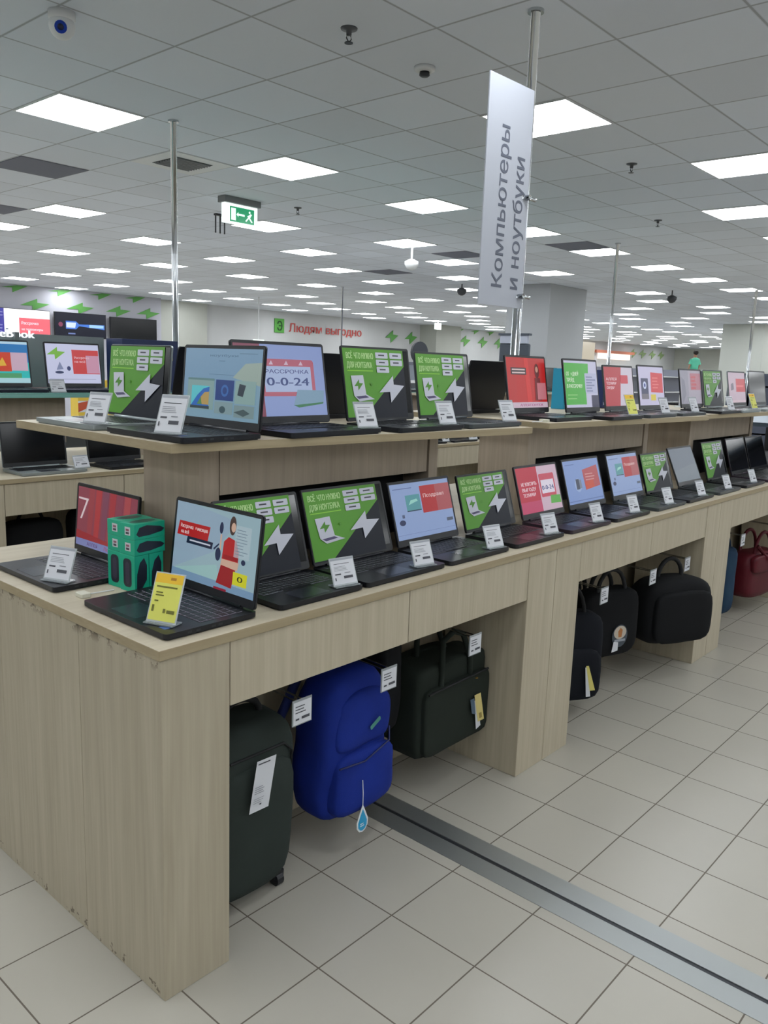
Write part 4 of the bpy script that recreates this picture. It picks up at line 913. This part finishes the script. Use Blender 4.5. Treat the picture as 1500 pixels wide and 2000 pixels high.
laptop((1.13, FY+.04, ZT), 0, 'black', 'silver laptop with a black screen on the far island worktop at the left', w=.37, d=.24, h=.25, tilt=8, near=False, body=SILVER)
laptop((1.63, FY+.04, ZT), .05, 'black', 'black laptop on the far island worktop just left of the near riser', w=.36, d=.24, h=.235, tilt=8, near=False)
price_tag((1.30, FY+.07, ZT+.0185), .1, 'white price tag on the silver laptop of the far island', w=.09, h=.07)
price_tag((1.78, FY+.07, ZT+.0185), 0, 'white price tag on the black laptop left of the near riser', w=.06, h=.075)
for k, x_ in enumerate((4.45, 4.9, 5.4, 2.3, 2.8)):
    laptop((x_, FY+.04, ZT), 0, 'black', 'black laptop on the far island worktop, %s' % ('in the gap between the risers', 'just right of the gap', 'behind the middle riser', 'behind the near riser', 'right behind the near riser')[k], w=.36, d=.24, h=.235, tilt=8, near=False)
price_tag((4.58, FY+.02, ZT+.0185), 0, 'white price tag on the far worktop in the gap between the risers', w=.09, h=.075)
price_tag((4.98, FY+.02, ZT+.0185), 0, 'second white price tag in the gap between the risers', w=.12, h=.075)
for k, (x_, y_, z_, w_, h_) in enumerate(((1.05, FY+.2, .30, .34, .34), (1.44, FY+.2, .28, .34, .40))):
    t = bag('hanging_bag', (x_, y_, z_), 0, 'black bag hanging in the far island opening, %s' % ('left with a white card above', 'right beside the red-screen laptop')[k]); put('body', soft(w_, .14, h_, BK, .008, seed=80+k), t); handle(t, arc(.14, h_-.02, .08), .009)
# boxes on the far island
def rack(x0, y0, x1, y1, z, label, rgb=(120, 126, 134)):
    t = empty('display_rack', (0, 0, 0), 0, label, 'rack'); dk = mat(rgb, .5)
    m_ = MB(); m_.box(x0, (y0+y1)/2-.02, .1, x1, (y0+y1)/2+.02, z, dk); m_.build('back_panel', t)
    for zz in (.1, .5, .95, z-.25): m_ = MB(); m_.box(x0, y0, zz, x1, y1, zz+.03, WHITE if rgb[0] > 100 else dk); m_.build('shelf', t)
    for xx in (x0, x1-.04): m_ = MB(); m_.box(xx, y0, 0, xx+.04, y1, z, dk); m_.build('side_post', t)
def carton(loc, s, rgb, lab, pr=None, cat='box'):
    t = empty('carton', loc, 0, lab, cat); m_ = MB(); m_.box(-s[0]/2, -s[1]/2, 0, s[0]/2, s[1]/2, s[2], mat(rgb, .5)); m_.build('box', t, bev=.002)
    m_ = MB(); A = Art(m_, (-s[0]/2, -s[1]/2, 0), (1, 0, 0), (0, 0, 1), (0, -1, 0), s[0], s[2], .0008); p2 = pr or (230, 230, 235)
    A.p([(.1, .1), (.5, .2), (.4, .6), (.12, .5)], mat(p2, .5)); A.r(.55, .6, .9, .8, mat(p2, .5)); m_.build('print', t)
rack(1.5, 4.45, 3.4, 4.9, .93, 'low grey rack behind the far island carrying a yellow box')
t = empty('yellow_box', (2.50, 4.67, .982), 0, 'yellow and white printed box seen under the far shelf behind the silver upper laptop', 'box')
m_ = MB(); m_.box(-.22, -.06, 0, .22, .06, .36, mat((224, 190, 70), .5)); m_.build('carton', t, bev=.002)
m_ = MB(); A = Art(m_, (-.22, -.06, 0), (1, 0, 0), (0, 0, 1), (0, -1, 0), .44, .36, .0008); A.r(0, .3, 1, .55, WHITE); A.p([(.0, .3), (.3, .45), (.2, .55), (0, .5)], mat((200, 90, 60), .5)); A.p([(.7, .35), (1, .2), (1, .6), (.8, .62)], mat((90, 60, 70), .5)); A.r(.2, .7, .8, .8, mat((200, 110, 40), .5)); m_.build('print', t)
carton((2.12, FY+.75, ZF+.0), (.42, .2, .33), (24, 40, 84), 'dark blue product box with yellow top sticker behind the silver laptop', (200, 190, 120))
carton((3.62, FY+.85, ZF), (.22, .2, .25), (190, 196, 192), 'light grey box behind the 0-0-24 laptop', (160, 166, 162))
# lit white letter display beyond the far island at the left edge
t = empty('lit_letter_stand', (1.35, 5.2, 0), 0, 'glowing white letter display stand beyond the far island at the left edge', 'sign')
m_ = MB(); m_.box(-.5, -.02, 0, .48, .03, 1.12, mat((206, 200, 206), .5)); m_.build('stand', t)
m_ = MB(); A = Art(m_, (.22, -.024, .62), (1, 0, 0), (0, 0, 1), (0, -1, 0), .22, .32, .002); A.t('t', .1, .05, .9, em((255, 250, 240), 2.0), .8, .12); m_.build('letter', t)
m_ = MB(); m_.box(-.4, -.024, .98, .45, -.021, 1.08, em((240, 240, 250), 1.1)); m_.build('light_strip', t)

# ================================================================== background: more counters, televisions, racks
rack(4.5, 6.0, 10.5, 6.7, 1.55, 'grey aisle rack with its top just visible beyond the far island')
rack(15.0, 3.2, 23.0, 4.0, 1.62, 'long dark aisle rack behind the farthest laptops at the right', (70, 76, 92))
rack(9, 9.5, 16, 10.2, 1.62, 'long grey aisle rack left of the big column far back', (98, 100, 112))
rack(17, 9.5, 30, 10.3, 1.70, 'very distant grey rack in front of the far wall', (120, 122, 136))
def tv(loc, w, h, art, label, rz=0):
    t = empty('television', loc, rz, label, 'television')
    m_ = MB(); m_.box(-w/2, 0, 0, w/2, .05, h, BLACKP); m_.build('housing', t, bev=.004)
    m_ = MB(); A = Art(m_, (-w/2+.012, 0, .02), (1, 0, 0), (0, 0, 1), (0, -1, 0), w-.024, h-.032, .0015); art(A); m_.build('screen', t)
    m_ = MB(); m_.box(-.15, .05, .1, .15, .12, h-.1, DKMET); m_.build('wall_mount', t)
def tva(A):
    A.r(0, 0, 1, 1, em((250, 250, 252), 1.2)); A.r(0, 0, .18, 1, em((70, 66, 160), 1.0)); A.lines(.02, .05, .16, .95, 7, em((150, 150, 225)), 2, .4); A.r(.44, 0, 1, .66, em((240, 110, 122), 1.1))
    A.t('Рассрочка', .48, .40, .12, em((255, 214, 224), 1.2), .3, .05); A.t('на телевизоры', .48, .16, .10, em((255, 214, 224), 1.2), .38, .05); A.r(.2, .0, .24, .2, em((90, 110, 140)))
def tvb(A):
    A.r(0, 0, 1, 1, em((16, 20, 42), .8)); A.p([(.20, .32), (.40, .32), (.46, .46), (.97, .36), (.97, .56), (.46, .54), (.40, .66), (.20, .66)], em((70, 120, 210), 1.1)); A.p([(.21, .38), (.38, .38), (.40, .6), (.21, .6)], em((210, 226, 245), 1.1)); A.r(.66, .42, .95, .54, em((160, 206, 240), 1.1)); A.o_(.10, .5, .1, em((160, 80, 110))); A.r(.24, .1, .38, .16, em((130, 150, 210)))
def tvc(A): A.r(0, 0, 1, 1, BLACKG)
tv((8.05, 17.93, 1.93), 1.36, .60, tva, 'wall television with a white and pink advert at the left edge')
tv((9.52, 17.93, 1.93), 1.36, .60, tvb, 'wall television showing a blue streak on black')
tv((11.0, 17.93, 1.90), 1.36, .60, tvc, 'switched off black wall television right of the blue streak one')
def bolt(name, x, z, w, h, y, label, n=(0, -1, 0), rgb=(98, 168, 82), cut=None):
    m_ = MB(); pts = [(x+w*(a-.5), z+h*(b-.5)) for a, b in ((0, .38), (.41, .40), (.42, 0), (1, .62), (.58, .67), (.58, 1))]
    pts = [(a, min(b, HC-.02)) for a, b in pts]; k = len(pts)
    m_.mesh([(a, y, b) for a, b in pts]+[(a, y-.01, b) for a, b in pts], [tuple(range(k, 2*k)), tuple(reversed(range(k)))]+[(i, (i+1) % k, k+(i+1) % k, k+i) for i in range(k)], mat(rgb, .5))
    tag(m_.build(name), label, 'wall sign', 'green lightning bolts on the walls')
for k, x_ in enumerate((7.1, 8.52, 9.68, 10.72, 11.6)):
    bolt('wall_bolt', x_-.1, 2.655, .72, .28, 18.045, 'green lightning bolt on the lilac-grey wall above the televisions')
for k, x_ in enumerate((6.7, 7.95, 9.05, 10.12, 11.1)):
    bolt('wall_bolt', x_, 3.03, .62, .26, 18.045, 'green lightning bolt touching the ceiling above the televisions')
for x_ in (22.1, 23.2): bolt('wall_bolt', x_, 2.56, .72, .46, 18.68, 'green lightning bolt on the wall right of the red lettering')
for x_ in (26.65, 27.9, 29.1): bolt('wall_bolt', x_, 2.60, .74, .46, 18.68, 'green lightning bolt on the far white wall left of the big column', rgb=(112, 176, 90))
for x_ in (26.2, 27.3, 28.4): bolt('wall_bolt', x_, 3.03, .6, .26, 18.68, 'green lightning bolt tip touching the ceiling far back', rgb=(112, 176, 90))
# slogan
t = empty('wall_slogan', (0, 0, 0), 0, 'red slogan lettering with a green square logo on the left wall', 'sign')
m_ = MB(); m_.box(16.45, 18.66, 2.42, 16.85, 18.695, 2.86, mat((92, 172, 72), .5)); m_.build('logo_tile', t, bev=.01)
m_ = MB(); A = Art(m_, (16.45, 18.655, 2.42), (1, 0, 0), (0, 0, 1), (0, -1, 0), .4, .44, .002); A.t('Э', .22, .15, .68, mat((30, 80, 30), .5), .5, .06); m_.build('logo_letter', t)
m_ = MB(); A = Art(m_, (17.05, 18.68, 2.46), (1, 0, 0), (0, 0, 1), (0, -1, 0), 3.4, .34, .008); A.t('Людям', 0, .05, .80, mat((206, 84, 78), .5), .43, .03); m_.build('lettering', t)
m_ = MB(); A = Art(m_, (17.05, 18.68, 2.46), (1, 0, 0), (0, 0, 1), (0, -1, 0), 3.4, .34, .008); A.t('выгодно', .49, .05, .80, mat((206, 84, 78), .5), .51, .03); m_.build('lettering', t)
# small exit lights far back
for x_, y_, lab in ((21.9, 16.4, 'small white exit box hanging far back left of the big column'), (12.5, 14.7, 'small lit white box on the rack under the left wall')):
    m_ = MB(); z0 = 2.80 if x_ > 20 else 1.95; m_.box(-.16, -.03, 0, .16, .03, .22 if x_ > 20 else .1, em((235, 245, 240), 1.3)); m_.box(-.01, -.01, .1, .01, .01, HC-z0, WHITE)
    o = m_.build('light_box', loc=(x_, y_, z0)); tag(o, lab, 'light')
# far wall details
m_ = MB(); m_.box(36.0, 18.4, .0, 37.3, 18.69, HC-.1, em((214, 204, 184), .8)); tag(m_.build('lit_zone'), 'cream panel glowing as a painted lit zone far back just right of the big column', 'panel')  # brightly lit cream zone painted as a glowing panel, no lamp there
m_ = MB(); m_.box(38.2, 18.5, 2.22, 41.6, 18.69, 2.52, em((250, 236, 226), 1.3)); m_.box(37.6, 18.45, 2.52, 42.0, 18.69, 2.66, mat((214, 130, 104), .6)); tag(m_.build('lit_sign_band'), 'bright white sign band on the wall far back right of the big column', 'sign')
for x_ in (42.3, 43.5, 44.8, 46.0): bolt('wall_bolt', x_, 2.62, 1.0, .5, 18.68, 'pale green lightning bolt far back on the wall right of the bright sign band', rgb=(150, 176, 120))
# people carrier: a worker on a small platform ladder far back
t = empty('platform_ladder', (35.9, 12.75, 0), 0, 'small platform ladder far back under the person in a teal shirt', 'ladder')
m_ = MB(); m_.box(-.25, -.3, .80, .25, .3, .84, BRUSH); m_.build('platform', t)
for a_, b_ in ((-.23, -.28), (.23, -.28), (-.23, .28), (.23, .28)): m_ = MB(); m_.tube([(a_*1.2, b_*1.2, 0), (a_, b_, .80)], .02, BRUSH); m_.build('leg', t)
SKIN = mat((176, 130, 108), .6)
def person(loc, rz):
    me = bpy.data.meshes.new('person'); V = [(0, 0, .95), (0, 0, 1.15), (0, 0, 1.38), (0, 0, 1.50), (0, .01, 1.60), (0, .01, 1.70),
        (.09, 0, .90), (.10, .01, .50), (.10, 0, .09), (.10, -.14, .04), (-.09, 0, .90), (-.10, .01, .50), (-.10, 0, .09), (-.10, -.14, .04),
        (.18, 0, 1.40), (.24, .01, 1.14), (.22, -.10, .93), (.21, -.16, .86), (-.18, 0, 1.40), (-.24, .01, 1.14), (-.22, -.10, .93), (-.21, -.16, .86)]
    E_ = [(0, 1), (1, 2), (2, 3), (3, 4), (4, 5), (0, 6), (6, 7), (7, 8), (8, 9), (0, 10), (10, 11), (11, 12), (12, 13), (2, 14), (14, 15), (15, 16), (16, 17), (2, 18), (18, 19), (19, 20), (20, 21)]
    R_ = [.15, .13, .15, .055, .09, .085, .095, .065, .045, .04, .095, .065, .045, .04, .065, .045, .035, .03, .065, .045, .035, .03]
    me.from_pydata(V, E_, []); o = bpy.data.objects.new('person', me); COL.objects.link(o); o.location = loc; o.rotation_euler = (0, 0, rz)
    sk = o.modifiers.new('skin', 'SKIN'); o.modifiers.new('sub', 'SUBSURF').levels = 1
    for i, r_ in enumerate(R_): me.skin_vertices[0].data[i].radius = (r_, r_*.8)
    me.skin_vertices[0].data[0].use_root = True; me.materials.append(SKIN)
    return o
pe = person((35.9, 12.75, .84), 2.5)
tag(pe, 'person in a teal shirt with dark hair seen far away above the laptop screens', 'person')
m_ = MB(); m_.lathe([(.165, .93), (.17, 1.1), (.20, 1.30), (.20, 1.42), (.08, 1.49)], mat((92, 190, 160), .7), n=20); m_.tube([(.16, 0, 1.41), (.235, .01, 1.18)], .07, mat((92, 190, 160), .7)); m_.tube([(-.16, 0, 1.41), (-.235, .01, 1.18)], .07, mat((92, 190, 160), .7)); m_.build('shirt', pe, True)
m_ = MB(); m_.tube([(.09, 0, .95), (.10, .01, .50), (.10, 0, .12)], [.12, .09, .07], mat((40, 42, 52), .8)); m_.tube([(-.09, 0, .95), (-.10, .01, .50), (-.10, 0, .12)], [.12, .09, .07], mat((40, 42, 52), .8)); m_.build('trousers', pe, True)
m_ = MB(); m_.lathe([(.05, 1.60), (.105, 1.66), (.112, 1.73), (.08, 1.80), (.02, 1.825)], mat((34, 28, 26), .8), (0, .025, 0), 16); m_.build('hair', pe, True)
# kiosk by the column
t = empty('office_chair', (11.35, 6.42, 0), -PI/2, 'dark high display chair with a pale headrest in front of the big column', 'chair')
DC = mat((62, 70, 80), .6)
m_ = MB(); m_.prism(rrect(-.30, -.05, .30, .05, .04), 1.05, 1.98, DC); m_.build('backrest', t, bev=.02)
m_ = MB(); m_.prism([(-.28, -.06), (.28, -.06), (.28, .0), (-.28, .0)], 1.98, 2.12, mat((168, 174, 188), .5)); m_.build('headrest', t, bev=.01)
m_ = MB(); m_.box(-.31, -.07, 2.12, .31, .03, 2.155, DC); m_.build('top_bar', t)
m_ = MB(); m_.prism(rrect(-.3, -.55, .3, -.05, .06), .98, 1.08, DC); m_.build('seat', t, bev=.02)
m_ = MB(); m_.box(-.4, -.6, 0, .4, .1, .98, mat((120, 124, 128), .6)); m_.build('plinth', t)
# dark dome far back
t = empty('round_stool_back', (9.44, 7.0, 0), -.4, 'round-topped dark seat back seen above the green promo film', 'chair')
m_ = MB(); m_.prism([(x, 0) for x in (0,)] and rrect(-.02, -.02, .02, .02, .01), 0, 1.6, DKMET); m_.build('post', t)
m_ = MB(); pts = oval(0, 1.76, .145, .17, 24); k = len(pts); m_.mesh([(x, -.03, z) for x, z in pts]+[(x, .03, z) for x, z in pts], [tuple(range(k)), tuple(reversed(range(k, 2*k)))]+[(i, k+i, k+(i+1) % k, (i+1) % k) for i in range(k)], mat((52, 56, 62), .6)); m_.build('backrest', t)
# dark shelving beyond the right end of the near island
t = empty('shelf_unit', (6.35, .5, 0), 0, 'black shelving with dark blue cartons beyond the right end of the near island', 'shelf unit')
DS = mat((20, 22, 28), .5)
for z_ in (.08, .55, .86, 1.18): m_ = MB(); m_.box(-.7, -.9, z_, .7, .35, z_+.03, DS if z_ < 1.1 else mat((110, 130, 150), .3)); m_.build('shelf', t)
for a_ in (-.7, .66):
    for b_ in (-.9, .31): m_ = MB(); m_.box(a_, b_, 0, a_+.04, b_+.04, 1.30, DS); m_.build('post', t)
for i in range(3):
    for j, z_ in enumerate((.585, .893)):
        o = empty('carton', (5.95+.36*i, .1, z_+.0), 0, 'dark blue carton on the black shelving, %s shelf, %s' % (('middle', 'upper')[j], ('left', 'centre', 'right')[i]), 'box', 'dark blue cartons')
        m_ = MB(); m_.box(-.16, -.45, 0, .16, .15, .25, mat((20, 26, 48) if (i+j) % 2 else (16, 18, 26), .5)); m_.build('box', o, bev=.003)
        m_ = MB(); A = Art(m_, (-.16, .14, .02), (0, -1, 0), (0, 0, 1), (-1, 0, 0), .55, .2, .001); A.r(.1, .4, .5, .45, mat((44, 60, 92), .5)); A.r(.1, .6, .5, .64, mat((44, 60, 92), .5)); m_.build('print', o)
